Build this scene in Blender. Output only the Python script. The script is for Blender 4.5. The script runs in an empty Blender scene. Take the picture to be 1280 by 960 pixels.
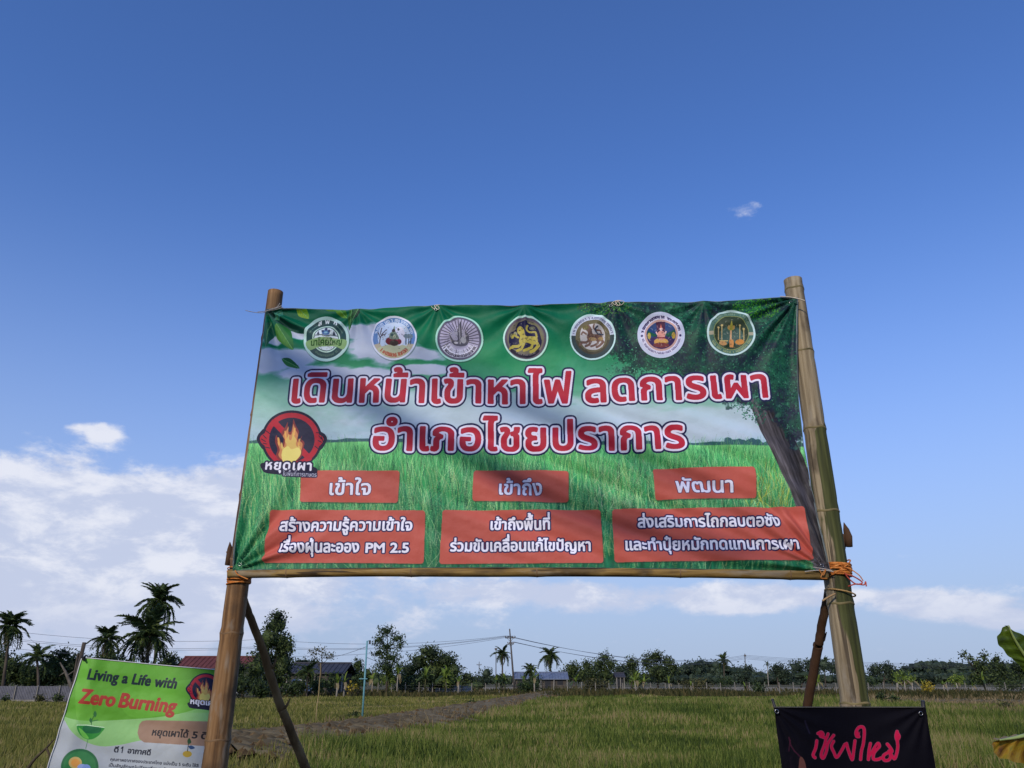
import bpy, math, random
import numpy as np
from mathutils import Vector, Matrix
random.seed(7); rng = np.random.default_rng(7)
scene = bpy.context.scene; COL = scene.collection
R = math.radians

# ------------------------------------------------------------------ camera
EYE = Vector((0, 0, 1.7)); PITCH = R(21.06); FOC = 961.0
cd = bpy.data.cameras.new('camera'); cam = bpy.data.objects.new('camera', cd); COL.objects.link(cam)
cam.location = EYE; cam.rotation_euler = (R(90)+PITCH, 0, 0)
cd.sensor_width = 36; cd.lens = FOC/1280*36; cd.clip_start = .05; cd.clip_end = 6000
scene.camera = cam

# ------------------------------------------------------------------ world
SUN_EL, SUN_AZ = 27, 203        # azimuth clockwise from +Y: sun behind the camera, slightly to the left
def ray(px, py):
    a = (px-640)/FOC; b = (480-py)/FOC; c, s = math.cos(PITCH), math.sin(PITCH)
    return Vector((a, c-b*s, s+b*c))
def at(px, py, Y):
    d = ray(px, py); return EYE + d*(Y/d.y)
def G(px, py, z=0.0):
    d = ray(px, py); t = (z-EYE.z)/d.z; return EYE + d*t

wd = bpy.data.worlds.new('World'); scene.world = wd; wd.use_nodes = True
nt = wd.node_tree; N = nt.nodes; L = nt.links
bg = N['Background']; bg.inputs['Strength'].default_value = .1
sky = N.new('ShaderNodeTexSky'); sky.sky_type = 'NISHITA'; sky.sun_disc = False
sky.sun_elevation = R(SUN_EL); sky.sun_rotation = R(SUN_AZ); sky.altitude = 400; sky.air_density = 1.0; sky.dust_density = .6; sky.ozone_density = 2.6
def wm(op, a, b=None, c=None, clamp=False):
    n = N.new('ShaderNodeMath'); n.operation = op; n.use_clamp = clamp
    for i, v in enumerate((a, b, c)):
        if v is None: continue
        if isinstance(v, (int, float)): n.inputs[i].default_value = v
        else: L.new(v, n.inputs[i])
    return n.outputs[0]
def wdot(sock, vec):
    n = N.new('ShaderNodeVectorMath'); n.operation = 'DOT_PRODUCT'; L.new(sock, n.inputs[0]); n.inputs[1].default_value = vec; return n.outputs['Value']
def smooth(v, a, b):
    n = N.new('ShaderNodeMapRange'); n.interpolation_type = 'SMOOTHSTEP'; L.new(v, n.inputs[0])
    n.inputs[1].default_value = a; n.inputs[2].default_value = b; return n.outputs[0]
tc = N.new('ShaderNodeTexCoord'); D = tc.outputs['Generated']
sep = N.new('ShaderNodeSeparateXYZ'); L.new(D, sep.inputs[0]); Z = sep.outputs['Z']
def wnoise(scale, detail, sx, sy, sz, off=(0, 0, 0), rough=.55, dist=0):
    m = N.new('ShaderNodeMapping'); L.new(D, m.inputs[0]); m.inputs['Scale'].default_value = (sx, sy, sz); m.inputs['Location'].default_value = off
    n = N.new('ShaderNodeTexNoise'); L.new(m.outputs[0], n.inputs['Vector']); n.inputs['Scale'].default_value = scale
    n.inputs['Detail'].default_value = detail; n.inputs['Roughness'].default_value = rough; n.inputs['Distortion'].default_value = dist
    return n.outputs['Fac']
def blob(px, py, rx, ry):
    c = ray(px, py).normalized(); r = Vector((1, 0, 0)); r = (r - c*r.dot(c)).normalized(); u = r.cross(c)
    a = wm('DIVIDE', wdot(D, r), rx/FOC); b = wm('DIVIDE', wm('SUBTRACT', wdot(D, u), 0), ry/FOC)
    q = wm('ADD', wm('MULTIPLY', a, a), wm('MULTIPLY', b, b))
    e = wm('POWER', 2.718, wm('MULTIPLY', q, -1))
    return wm('MULTIPLY', e, smooth(wdot(D, c), .5, .7))
n1 = wnoise(7, 7, 1, 1, 2.6, (1.3, .2, .4), .58, .3)
n2 = wnoise(13, 8, 1, 1, 2.2, (4.1, 2.2, 1.4), .62, .2)
n3 = wnoise(2.2, 4, 1, 1, 5, (.3, 3.2, .4), .5)
band = wm('SUBTRACT', 1, smooth(Z, .04, .30))
blobs = None
for (px, py, rx, ry, a) in [(60, 705, 340, 92, .60), (250, 680, 150, 80, .28), (20, 650, 200, 60, .15), (12, 610, 60, 26, .12), (290, 600, 40, 30, .2), (127, 544, 17, 11, .27), (122, 537, 11, 8, .10), (92, 535, 14, 6, .17), (150, 547, 14, 5, .10), (933, 263, 34, 16, .335), (930, 748, 75, 17, .60),
                            (1110, 745, 70, 12, .34), (1150, 765, 60, 10, .25), (1268, 777, 30, 9, .55), (700, 742, 150, 16, .34), (740, 762, 60, 10, .2), (1235, 760, 70, 20, .2)]:
    v = wm('MULTIPLY', blob(px, py, rx, ry), a); blobs = v if blobs is None else wm('ADD', blobs, v)
dens = wm('ADD', wm('ADD', wm('MULTIPLY', n1, .65), wm('MULTIPLY', n2, .35)), wm('ADD', wm('MULTIPLY', band, .09), blobs))
dens = wm('ADD', wm('MULTIPLY', wm('SUBTRACT', wnoise(30, 8, 1, 1, 1.8, (2, 7, 1), .66), .5), .42), dens); dens = wm('ADD', dens, wm('MULTIPLY', wm('SUBTRACT', n3, .5), .25))
dens = wm('SUBTRACT', dens, wm('MULTIPLY', smooth(Z, .36, .55), .09)); cloud = smooth(dens, .68, .92)
cloud = wm('MULTIPLY', cloud, .92)
lit = smooth(wm('ADD', wm('MULTIPLY', n2, 1.3), wm('MULTIPLY', n1, .3)), .70, .98)
lit = wm('MULTIPLY', lit, smooth(Z, .02, .12))
core = N.new('ShaderNodeMix'); core.data_type = 'RGBA'; L.new(lit, core.inputs['Factor'])
core.inputs['A'].default_value = (5.6, 6.2, 8.0, 1); core.inputs['B'].default_value = (8.2, 8.4, 9.3, 1)
tint = N.new('ShaderNodeMix'); tint.data_type = 'RGBA'; tint.blend_type = 'MULTIPLY'; tint.inputs['Factor'].default_value = 1
L.new(sky.outputs[0], tint.inputs['A']); tint.inputs['B'].default_value = (.90, 1.24, 1.90, 1)
SKYTINT = tint
hz = N.new('ShaderNodeMix'); hz.data_type = 'RGBA'; L.new(wm('MULTIPLY', wm('POWER', wm('SUBTRACT', 1, smooth(Z, -.02, .66)), 1.6), .97), hz.inputs['Factor'])
L.new(tint.outputs['Result'], hz.inputs['A']); hz.inputs['B'].default_value = (4.0, 4.95, 6.9, 1)
mx = N.new('ShaderNodeMix'); mx.data_type = 'RGBA'; L.new(cloud, mx.inputs['Factor'])
L.new(hz.outputs['Result'], mx.inputs['A']); L.new(core.outputs['Result'], mx.inputs['B'])
L.new(mx.outputs['Result'], bg.inputs['Color'])

# ------------------------------------------------------------------ sun, low behind the camera
sl = bpy.data.lights.new('sun', 'SUN'); sl.energy = 2.9; sl.angle = R(2.0); sl.color = (1, .88, .74)
so = bpy.data.objects.new('sun', sl); COL.objects.link(so)
sd = Vector((math.sin(R(SUN_AZ))*math.cos(R(SUN_EL)), math.cos(R(SUN_AZ))*math.cos(R(SUN_EL)), math.sin(R(SUN_EL))))
so.rotation_euler = sd.to_track_quat('Z', 'Y').to_euler(); so.location = (0, 0, 30)
vs = scene.view_settings; vs.view_transform = 'Standard'; vs.look = 'None'; vs.exposure = 0; vs.gamma = 1; vs.use_curve_mapping = False

# ------------------------------------------------------------------ helpers
def tag(o, label=None, cat=None, group=None, kind=None):
    if label: o['label'] = label
    if cat: o['category'] = cat
    if group: o['group'] = group
    if kind: o['kind'] = kind
    return o
def empty(name, loc=(0, 0, 0)):
    o = bpy.data.objects.new(name, None); COL.objects.link(o); o.location = loc; o.empty_display_size = .2
    bpy.context.view_layer.update() if False else None
    return o
def srgb(r, g, b):
    f = lambda c: (c/255/12.92 if c/255 <= .04045 else ((c/255+.055)/1.055)**2.4)
    return (f(r), f(g), f(b), 1)
def build(name, verts, faces, mat=None, parent=None, smooth_=False, uvs=None):
    """verts in WORLD space; with a parent, stored relative to its location"""
    off = Vector(parent_world(parent)) if parent else Vector((0, 0, 0))
    me = bpy.data.meshes.new(name)
    V = np.asarray(verts, dtype=np.float64) - np.array(off)
    me.from_pydata(V.tolist(), [], [list(map(int, f)) for f in faces])
    if mat: me.materials.append(mat)
    if smooth_: me.shade_smooth()
    o = bpy.data.objects.new(name, me); COL.objects.link(o)
    if parent: o.parent = parent
    return o
def parent_world(p):
    v = Vector((0, 0, 0))
    while p: v += p.location; p = p.parent
    return v
class MB:
    def __init__(s): s.v = []; s.f = []
    def add(s, v, f):
        n = len(s.v); s.v += [tuple(x) for x in v]; s.f += [tuple(i+n for i in q) for q in f]
    def box(s, a, b):
        x0, y0, z0 = a; x1, y1, z1 = b
        s.add([(x0, y0, z0), (x1, y0, z0), (x1, y1, z0), (x0, y1, z0), (x0, y0, z1), (x1, y0, z1), (x1, y1, z1), (x0, y1, z1)],
              [(0, 3, 2, 1), (4, 5, 6, 7), (0, 1, 5, 4), (1, 2, 6, 5), (2, 3, 7, 6), (3, 0, 4, 7)])
    def tube(s, pts, rad, n=8, cap=True):
        pts = [Vector(p) for p in pts]; m = len(pts)
        if isinstance(rad, (int, float)): rad = [rad]*m
        rings = []; up0 = None
        for i, p in enumerate(pts):
            t = (pts[min(i+1, m-1)] - pts[max(i-1, 0)])
            t = t.normalized() if t.length > 1e-9 else Vector((0, 0, 1))
            if up0 is None:
                up0 = Vector((1, 0, 0)) if abs(t.x) < .9 else Vector((0, 1, 0))
            u = (up0 - t*up0.dot(t)).normalized(); w = t.cross(u); up0 = u
            rings.append([p + (u*math.cos(2*math.pi*k/n) + w*math.sin(2*math.pi*k/n))*rad[i] for k in range(n)])
        v = [q for r in rings for q in r]; f = []
        for i in range(m-1):
            for k in range(n):
                f.append((i*n+k, i*n+(k+1) % n, (i+1)*n+(k+1) % n, (i+1)*n+k))
        if cap: f.append(tuple(range(n-1, -1, -1))); f.append(tuple((m-1)*n+k for k in range(n)))
        s.add(v, f)
    def build(s, name, mat=None, parent=None, sm=False): return build(name, s.v, s.f, mat, parent, sm)

# materials
def newmat(name, rough=.7, spec=.3):
    m = bpy.data.materials.new(name); m.use_nodes = True
    b = m.node_tree.nodes['Principled BSDF']; b.inputs['Roughness'].default_value = rough
    b.inputs['Specular IOR Level'].default_value = spec
    return m, m.node_tree, b
def noisy(name, cols, scale=5, rough=.7, spec=.3, stretch=(1, 1, 1), bump=0, bscale=None, detail=6, coord='Object', island=0, pos=None, trans=0):
    m, t, b = newmat(name, rough, spec); n = t.nodes; l = t.links
    c = n.new('ShaderNodeTexCoord'); mp = n.new('ShaderNodeMapping'); mp.inputs['Scale'].default_value = stretch
    if coord == 'World':
        g = n.new('ShaderNodeNewGeometry'); l.new(g.outputs['Position'], mp.inputs[0])
    else: l.new(c.outputs[coord], mp.inputs[0])
    nz = n.new('ShaderNodeTexNoise'); nz.inputs['Scale'].default_value = scale; nz.inputs['Detail'].default_value = detail; nz.inputs['Roughness'].default_value = .6
    l.new(mp.outputs[0], nz.inputs['Vector'])
    rp = n.new('ShaderNodeValToRGB'); e = rp.color_ramp.elements
    k = len(cols); ps = pos or [.3+.4*i/(k-1) for i in range(k)]
    while len(e) < k: e.new(.5)
    for i in range(k): e[i].position = ps[i]; e[i].color = cols[i]
    fac = nz.outputs['Fac']
    if island:
        g2 = n.new('ShaderNodeNewGeometry'); a = n.new('ShaderNodeMath'); a.operation = 'MULTIPLY_ADD'
        l.new(g2.outputs['Random Per Island'], a.inputs[0]); a.inputs[1].default_value = island
        s2 = n.new('ShaderNodeMath'); s2.operation = 'SUBTRACT'; l.new(fac, s2.inputs[0]); s2.inputs[1].default_value = island/2
        l.new(s2.outputs[0], a.inputs[2]); fac = a.outputs[0]
    l.new(fac, rp.inputs[0]); l.new(rp.outputs[0], b.inputs['Base Color'])
    if bump:
        nb = n.new('ShaderNodeTexNoise'); nb.inputs['Scale'].default_value = bscale or scale*2; nb.inputs['Detail'].default_value = 5
        l.new(mp.outputs[0], nb.inputs['Vector'])
        bp = n.new('ShaderNodeBump'); bp.inputs['Strength'].default_value = bump; l.new(nb.outputs['Fac'], bp.inputs['Height']); l.new(bp.outputs[0], b.inputs['Normal'])
    if trans:
        tr = n.new('ShaderNodeBsdfTranslucent'); l.new(rp.outputs[0], tr.inputs[0]); ms = n.new('ShaderNodeMixShader'); ms.inputs[0].default_value = trans
        l.new(b.outputs[0], ms.inputs[1]); l.new(tr.outputs[0], ms.inputs[2]); l.new(ms.outputs[0], n['Material Output'].inputs[0])
    return m

# ------------------------------------------------------------------ printed artwork: a small rasteriser
_gl = {}
def _curve_loops(s):
    c = bpy.data.curves.new('glyph', 'FONT'); c.body = s; c.size = 1; c.resolution_u = 4; c.fill_mode = 'NONE'
    o = bpy.data.objects.new('glyph', c); COL.objects.link(o)
    bpy.context.view_layer.update(); dg = bpy.context.evaluated_depsgraph_get()
    ev = o.evaluated_get(dg); m = ev.to_mesh(); co = [(v.co.x, v.co.y) for v in m.vertices]; ed = [tuple(e.vertices) for e in m.edges]
    ev.to_mesh_clear(); bpy.data.objects.remove(o); bpy.data.curves.remove(c)
    return np.array(co) if co else np.zeros((0, 2)), ed
def glyph(ch):
    if ch not in _gl:
        if ch == ' ': _gl[ch] = (np.zeros((0, 2)), [], .28); return _gl[ch]
        co, ed = _curve_loops(ch); a, _ = _curve_loops(ch+'|'); b, _ = _curve_loops('|')
        _gl[ch] = (co, ed, float(a[:, 0].max() - b[:, 0].max()))
    return _gl[ch]
UP = '\u0e31\u0e34\u0e35\u0e36\u0e37\u0e4d\u0e47'; TONE = '\u0e48\u0e49\u0e4a\u0e4b\u0e4c'; TALL = 'ปฝฟ'
def layout(text, track=0.0):
    pen = 0; V = []; E = []; n = 0; prev_up = False; base = ''; first = 1e9
    for ch in text:
        co, ed, adv = glyph(ch); dx = dy = 0
        if ch in TONE or ch in UP:
            if base and base in TALL: dx = -.11
            if ch in TONE and prev_up: dy = .19
            if ch in UP: prev_up = True
            pen_use = pen - track
        else:
            pen_use = pen
            if ch not in '\u0e38\u0e39': base = ch; prev_up = False
        if len(co):
            V.append(co + [pen_use+dx, dy]); E += [(a+n, b+n) for a, b in ed]; n += len(co)
        if adv > .02: pen += adv + track
    V = np.concatenate(V); x0 = V[:, 0].min(); V[:, 0] -= x0
    return V, E, V[:, 0].max()
def homog(src, dst):
    A = []; B = []
    for (x, y), (u, v) in zip(src, dst):
        A += [[x, y, 1, 0, 0, 0, -u*x, -u*y], [0, 0, 0, x, y, 1, -v*x, -v*y]]; B += [u, v]
    h = np.linalg.solve(np.array(A, float), np.array(B, float)); return np.append(h, 1).reshape(3, 3)
def hap(H, x, y):
    w = H[2, 0]*x+H[2, 1]*y+H[2, 2]; return (H[0, 0]*x+H[0, 1]*y+H[0, 2])/w, (H[1, 0]*x+H[1, 1]*y+H[1, 2])/w
class Print:
    """W x H canvas; artwork is measured in units of the reference layout (x right, y down), corners = TL, TR, BR, BL"""
    def __init__(s, W, H, corners, warp=None, bgcol=(255, 255, 255)):
        s.W, s.H = W, H; s.warp = warp; s.upright = 1
        s.F = homog([(0, 0), (1, 0), (1, 1), (0, 1)], corners); s.I = np.linalg.inv(s.F)
        u, v = np.meshgrid((np.arange(W)+.5)/W, (np.arange(H)+.5)/H)
        s.X, s.Y = s.fwd(u, v); s.X = s.X.astype(np.float32); s.Y = s.Y.astype(np.float32)
        s.px = np.empty((H, W, 3), np.float32); s.px[:] = np.array(bgcol)/255
    def fwd(s, u, v):
        x, y = hap(s.F, u, v)
        if s.warp: dx, dy = s.warp(u, v); x = x+dx; y = y+dy
        return x, y
    def inv(s, x, y):
        x = np.asarray(x, float); y = np.asarray(y, float); u, v = hap(s.I, x, y)
        if s.warp:
            for _ in range(6):
                dx, dy = s.warp(u, v); u, v = hap(s.I, x-dx, y-dy)
        return u*s.W, v*s.H
    def box(s, xs, ys, pad=3):
        u, v = s.inv(xs, ys); a = int(max(0, u.min()-pad)); b = int(min(s.W, u.max()+pad)); c = int(max(0, v.min()-pad)); d = int(min(s.H, v.max()+pad))
        return a, b, c, d
    def fill(s, U, V, edges, pad=4):
        """non-zero winding fill; returns (x0, y0, mask)"""
        a = int(np.floor(U.min()))-pad; c = int(np.floor(V.min()))-pad; b = int(np.ceil(U.max()))+pad; d = int(np.ceil(V.max()))+pad
        w, h = b-a, d-c; acc = np.zeros((h, w+1), np.int16)
        for i, j in edges:
            y0, y1 = V[i]-c, V[j]-c; x0, x1 = U[i]-a, U[j]-a; sg = 1
            if y0 == y1: continue
            if y0 > y1: y0, y1, x0, x1, sg = y1, y0, x1, x0, -1
            r0 = int(math.ceil(y0-.5)); r1 = int(math.ceil(y1-.5))
            if r1 <= r0: continue
            rr = np.arange(r0, r1); xx = x0+(rr+.5-y0)*(x1-x0)/(y1-y0); acc[rr, np.clip(np.ceil(xx-.5), 0, w).astype(int)] += sg
        return a, c, np.cumsum(acc, 1)[:, :w] != 0
    def blend(s, a, c, m, col, alpha=1):
        h, w = m.shape; x0, y0 = max(a, 0), max(c, 0); x1, y1 = min(a+w, s.W), min(c+h, s.H)
        if x1 <= x0 or y1 <= y0: return
        mm = (m[y0-c:y1-c, x0-a:x1-a].astype(np.float32)*alpha)[..., None]
        s.px[y0:y1, x0:x1] = s.px[y0:y1, x0:x1]*(1-mm)+mm*(np.array(col, np.float32)/255)
    def poly(s, pts, col, alpha=1, grow=0):
        p = np.array(pts, float); U, V = s.inv(p[:, 0], p[:, 1]); n = len(p)
        a, c, m = s.fill(U, V, [(i, (i+1) % n) for i in range(n)], 4+int(grow)+1)
        if grow: m = edt(m, grow) <= grow
        s.blend(a, c, m, col, alpha)
    def spl(s, pts, col, alpha=1, k=8):
        s.poly(cr(pts, k, True), col, alpha)
    def ell(s, cx, cy, rx, ry, col, alpha=1, a0=None, a1=None, rin=0):
        a, b, c, d = s.box([cx-rx, cx+rx, cx-rx, cx+rx], [cy-ry, cy-ry, cy+ry, cy+ry])
        if b <= a or d <= c: return
        X, Y = (s.X[c:d, a:b]-cx)/rx, (s.Y[c:d, a:b]-cy)/ry; q = X*X+Y*Y; m = (q <= 1) & (q >= rin*rin)
        if a0 is not None:
            t = np.degrees(np.arctan2(-Y, X)) % 360
            m &= ((t-a0) % 360) <= ((a1-a0) % 360 or 360)
        s.blend(a, c, m, col, alpha)
    def line(s, pts, w, col, alpha=1, taper=False):
        for i in range(len(pts)-1):
            (x0, y0), (x1, y1) = pts[i], pts[i+1]; wa = w; 
            if taper: wa = w*(1-.85*i/(len(pts)-1))
            a, b, c, d = s.box([min(x0, x1)-wa, max(x0, x1)+wa]*2, [min(y0, y1)-wa]*2+[max(y0, y1)+wa]*2)
            if b <= a or d <= c: continue
            X, Y = s.X[c:d, a:b]-x0, s.Y[c:d, a:b]-y0; dx, dy = x1-x0, y1-y0; t = np.clip((X*dx+Y*dy)/(dx*dx+dy*dy+1e-9), 0, 1)
            s.blend(a, c, (X-t*dx)**2+(Y-t*dy)**2 <= (wa/2)**2, col, alpha)
    def text(s, txt, x0, x1, y0, y1, h, layers, shear=0, track=0, bold=0):
        """baseline from (x0,y0) to (x1,y1); h = consonant height; layers = [(grow in canvas px, colour), ...] outermost first"""
        P, E, w = layout(txt, track); sx = (x1-x0)/w; sy = h/.558
        gx, gy = P[:, 0], P[:, 1]; X = x0+gx*sx+gy*sy*shear; Y = y0+(y1-y0)*gx/w - gy*sy; X = X-gy*sy*(X-648)/(Y+2015)*s.upright
        U, V = s.inv(X, Y); g = max(l[0] for l in layers)
        a, c, m = s.fill(U, V, E, int(g)+4); dd = edt(m, g) if g > 0 else np.where(m, 0, 9)
        for gr, col in layers: s.blend(a, c, dd <= gr, col)
    def image(s, name):
        im = bpy.data.images.new(name, s.W, s.H, alpha=False); buf = np.ones((s.H, s.W, 4), np.float32); buf[..., :3] = np.clip(s.px[::-1], 0, 1)
        im.pixels.foreach_set(buf.ravel()); im.update(); im.pack(); return im
def edt(m, rmax):
    n = int(math.ceil(rmax))+1; h, w = m.shape; big = 1e6
    g = np.where(m, 0, big).astype(np.float32)
    for i in range(1, h): g[i] = np.minimum(g[i], g[i-1]+1)
    for i in range(h-2, -1, -1): g[i] = np.minimum(g[i], g[i+1]+1)
    g2 = g*g; out = g2.copy()
    for k in range(1, n+1):
        out[:, k:] = np.minimum(out[:, k:], g2[:, :-k]+k*k); out[:, :-k] = np.minimum(out[:, :-k], g2[:, k:]+k*k)
    return np.sqrt(out)
def cr(pts, k=8, closed=False):
    p = [np.array(q, float) for q in pts]; n = len(p); out = []
    for i in range(n if closed else n-1):
        if closed: a, b, c, d = p[i-1], p[i], p[(i+1) % n], p[(i+2) % n]
        else: a, b, c, d = p[max(i-1, 0)], p[i], p[i+1], p[min(i+2, n-1)]
        for j in range(k):
            t = j/k; out.append(tuple(.5*((2*b)+(-a+c)*t+(2*a-5*b+4*c-d)*t*t+(-a+3*b-3*c+d)*t**3)))
    if not closed: out.append(tuple(p[-1]))
    return out
def vnoise(X, Y, seed=0, octv=4):
    """value noise on arrays, ~0..1"""
    r = np.random.default_rng(seed); tot = np.zeros_like(X); amp = 1; nrm = 0
    for o in range(octv):
        g = r.random((256, 256)).astype(np.float32); x = X*2**o; y = Y*2**o; xi = np.floor(x).astype(int); yi = np.floor(y).astype(int); fx = x-xi; fy = y-yi
        fx = fx*fx*(3-2*fx); fy = fy*fy*(3-2*fy); xi &= 255; yi &= 255; xj = (xi+1) & 255; yj = (yi+1) & 255
        tot += amp*((g[yi, xi]*(1-fx)+g[yi, xj]*fx)*(1-fy)+(g[yj, xi]*(1-fx)+g[yj, xj]*fx)*fy); nrm += amp; amp *= .5
    return tot/nrm
def mixc(a, b, t): return a*(1-t[..., None])+b*t[..., None]
def blades(pr, n, xr, yr, hr, cols, wr=(1, 3), lean=.35, alpha=.9, keep=None, sd=1):
    """n grass strokes painted bottom-up; x range, y range (base), height range in layout units"""
    r = np.random.default_rng(sd); K = 46
    bx = r.uniform(*xr, n); by = np.sort(r.uniform(*yr, n)); hh = r.uniform(*hr, n); le = r.normal(0, lean, n); cu = r.normal(0, lean, n)
    ci = np.array(cols, np.float32)[r.integers(0, len(cols), n)]/255*(r.uniform(.7, 1.15, (n, 1)))
    t = np.linspace(0, 1, K)[None]; X = bx[:, None]+hh[:, None]*(le[:, None]*t+cu[:, None]*t*t); Y = by[:, None]-hh[:, None]*t*(1-.12*np.abs(cu[:, None])*t)
    U, V = pr.inv(X, Y); w = r.uniform(*wr, n)[:, None]*(1-.75*t)
    for k in range(int(math.ceil(wr[1]))):
        ok = k < np.maximum(w, 1)
        u = (U+k).astype(int); v = V.astype(int); ok &= (u >= 0) & (u < pr.W) & (v >= 0) & (v < pr.H)
        cc = np.repeat(ci[:, None], K, 1)*(.75+.35*t[..., None])
        old = pr.px[v[ok], u[ok]]; pr.px[v[ok], u[ok]] = old*(1-alpha)+alpha*cc[ok]
def leafdabs(pr, n, inside, xr, yr, cols, rad=(3, 7), sd=2, alpha=.85):
    r = np.random.default_rng(sd); x = r.uniform(*xr, n); y = r.uniform(*yr, n); ok = inside(x, y, r); x, y = x[ok], y[ok]; n = len(x)
    U, V = pr.inv(x, y); ci = np.array(cols, np.float32)[r.integers(0, len(cols), n)]/255*r.uniform(.65, 1.2, (n, 1)); an = r.uniform(0, np.pi, n); ra = r.uniform(*rad, n)
    K = 9; t = np.linspace(-1, 1, K)
    for s_ in np.linspace(-.4, .4, 5):
        uu = (U[:, None]+ra[:, None]*(t*np.cos(an)[:, None]-s_*(1-t*t)*np.sin(an)[:, None])).astype(int); vv = (V[:, None]+ra[:, None]*(t*np.sin(an)[:, None]+s_*(1-t*t)*np.cos(an)[:, None])).astype(int)
        k = (uu >= 0) & (uu < pr.W) & (vv >= 0) & (vv < pr.H); c = np.repeat(ci[:, None], K, 1)
        pr.px[vv[k], uu[k]] = pr.px[vv[k], uu[k]]*(1-alpha)+alpha*c[k]
def printmat(name, im, rough=.5, spec=.35, bump=.15, back=(.75, .76, .76, 1)):
    m, t, b = newmat(name, rough, spec); n = t.nodes; l = t.links
    uv = n.new('ShaderNodeUVMap'); uv.uv_map = 'UVMap'; ti = n.new('ShaderNodeTexImage'); ti.image = im; ti.extension = 'EXTEND'; l.new(uv.outputs[0], ti.inputs[0])
    g = n.new('ShaderNodeNewGeometry'); mxx = n.new('ShaderNodeMix'); mxx.data_type = 'RGBA'; l.new(g.outputs['Backfacing'], mxx.inputs['Factor'])
    l.new(ti.outputs[0], mxx.inputs['A']); mxx.inputs['B'].default_value = back; l.new(mxx.outputs['Result'], b.inputs['Base Color'])
    nz = n.new('ShaderNodeTexNoise'); nz.inputs['Scale'].default_value = 30; nz.inputs['Detail'].default_value = 6; l.new(g.outputs['Position'], nz.inputs['Vector'])
    bp = n.new('ShaderNodeBump'); bp.inputs['Strength'].default_value = bump; bp.inputs['Distance'].default_value = .02; l.new(nz.outputs['Fac'], bp.inputs['Height']); l.new(bp.outputs[0], b.inputs['Normal'])
    return m
def sheet(name, pr, plane_p, plane_n, disp, nu, nv, mat, parent=None, ext=None):
    """cloth sheet: each layout point lies on the plane, moved by disp(u,v,x,y) along the normal"""
    u, v = np.meshgrid(np.linspace(0, 1, nu+1), np.linspace(0, 1, nv+1)); X, Y = pr.fwd(u, v)
    c, s = math.cos(PITCH), math.sin(PITCH); a = (X-640)/FOC; b = (480-Y)/FOC
    d = np.stack([a, c-b*s, s+b*c], -1); nrm = np.array(plane_n); t = ((np.array(plane_p)-np.array(EYE))@nrm)/(d@nrm)
    P = np.array(EYE)+d*t[..., None]+disp(u, v)[..., None]*nrm
    P = P.reshape(-1, 3); f = []
    w = nu+1
    for j in range(nv):
        for i in range(nu): q = j*w+i; f.append((q, q+w, q+w+1, q+1))
    o = build(name, P, f, mat, parent, True); me = o.data; uvl = me.uv_layers.new(name='UVMap')
    li = np.empty(len(me.loops), np.int32); me.loops.foreach_get('vertex_index', li)
    uv = np.stack([u.ravel(), 1-v.ravel()], -1)[li]; uvl.data.foreach_set('uv', uv.astype(np.float32).ravel()); return o, P.reshape(nv+1, nu+1, 3)
# ------------------------------------------------------------------ the large banner: artwork
QUAD = [(333, 387), (997, 372), (1038, 715), (291, 713)]
def bwarp(u, v):
    dx = -15*np.sin(np.pi*np.clip(v, 0, 1))*np.clip((u-.8)/.2, 0, 1)**2
    dy = 2.5*np.sin(np.pi*np.clip(u, 0, 1)*3)**2*np.clip(1-v*6, 0, 1) - 5*np.sin(np.pi*np.clip(u, 0, 1))**.7*np.clip((v-.8)/.2, 0, 1)
    return dx, dy
def A3(*c): return np.array(c, np.float32)/255
def seal_base(P, cx, cy, r, ry, ring=(225, 238, 240)):
    P.ell(cx+.6, cy+1, r+.6, ry+.6, (20, 60, 50), .35); P.ell(cx, cy, r, ry, ring)
def arc_ticks(P, cx, cy, r0, r1, a0, a1, n, col, w=.9, seed=0):
    rr = random.Random(seed)
    for i in range(n):
        a = R(a0+(a1-a0)*(i+.5)/n); 
        if rr.random() < .1: continue
        b = a+rr.uniform(-.02, .02); q = rr.uniform(.0, .3)*(r1-r0)
        P.line([(cx+math.cos(a)*(r0+q), cy-math.sin(a)*(r0+q)*.97), (cx+math.cos(b)*(r1-q*.3), cy-math.sin(b)*(r1-q*.3)*.97)], w, col)
        if rr.random() < .6:
            P.line([(cx+math.cos(a)*r1, cy-math.sin(a)*r1*.97), (cx+math.cos(a+.05)*r1, cy-math.sin(a+.05)*r1*.97)], w*.8, col)
def lion(P, cx, cy, k, body, dark):
    """walking mythical lion facing left, drawn with strokes"""
    def q(*p): return [(cx+x*k, cy+y*k) for x, y in p]
    P.spl(q((-9, -14), (-5, -16), (-1, -11), (1, -4), (8, -4), (14, -3), (15, 3), (10, 6), (2, 4), (-4, 7), (-7, 2), (-6, -5), (-9, -9)), body)
    P.line(q((-3, 4), (-8, 8), (-14, 8), (-17, 11)), 3.4*k, body); P.line(q((-1, 5), (-4, 11), (-9, 13)), 3.2*k, body)
    P.line(q((13, 2), (16, 7), (11, 12), (7, 14)), 3.6*k, body); P.line(q((9, 4), (8, 9), (2, 12), (-1, 13)), 3*k, body)
    P.line(cr(q((14, -3), (12, -9), (5, -9), (2, -12), (3, -16)), 5), 2.2*k, body); P.line(q((-8, -3), (-13, -6), (-15, -3)), 2.4*k, body)
    P.ell(cx-6*k, cy-11*k, 3*k, 3*k, body); P.ell(cx-6.5*k, cy-11.5*k, .9*k, .8*k, dark)
    for x, y in ((-2, -6), (1, -1), (6, 0), (11, 1), (-3, 0)): P.ell(cx+x*k, cy+y*k, 1.3*k, .8*k, dark, .45)
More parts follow.
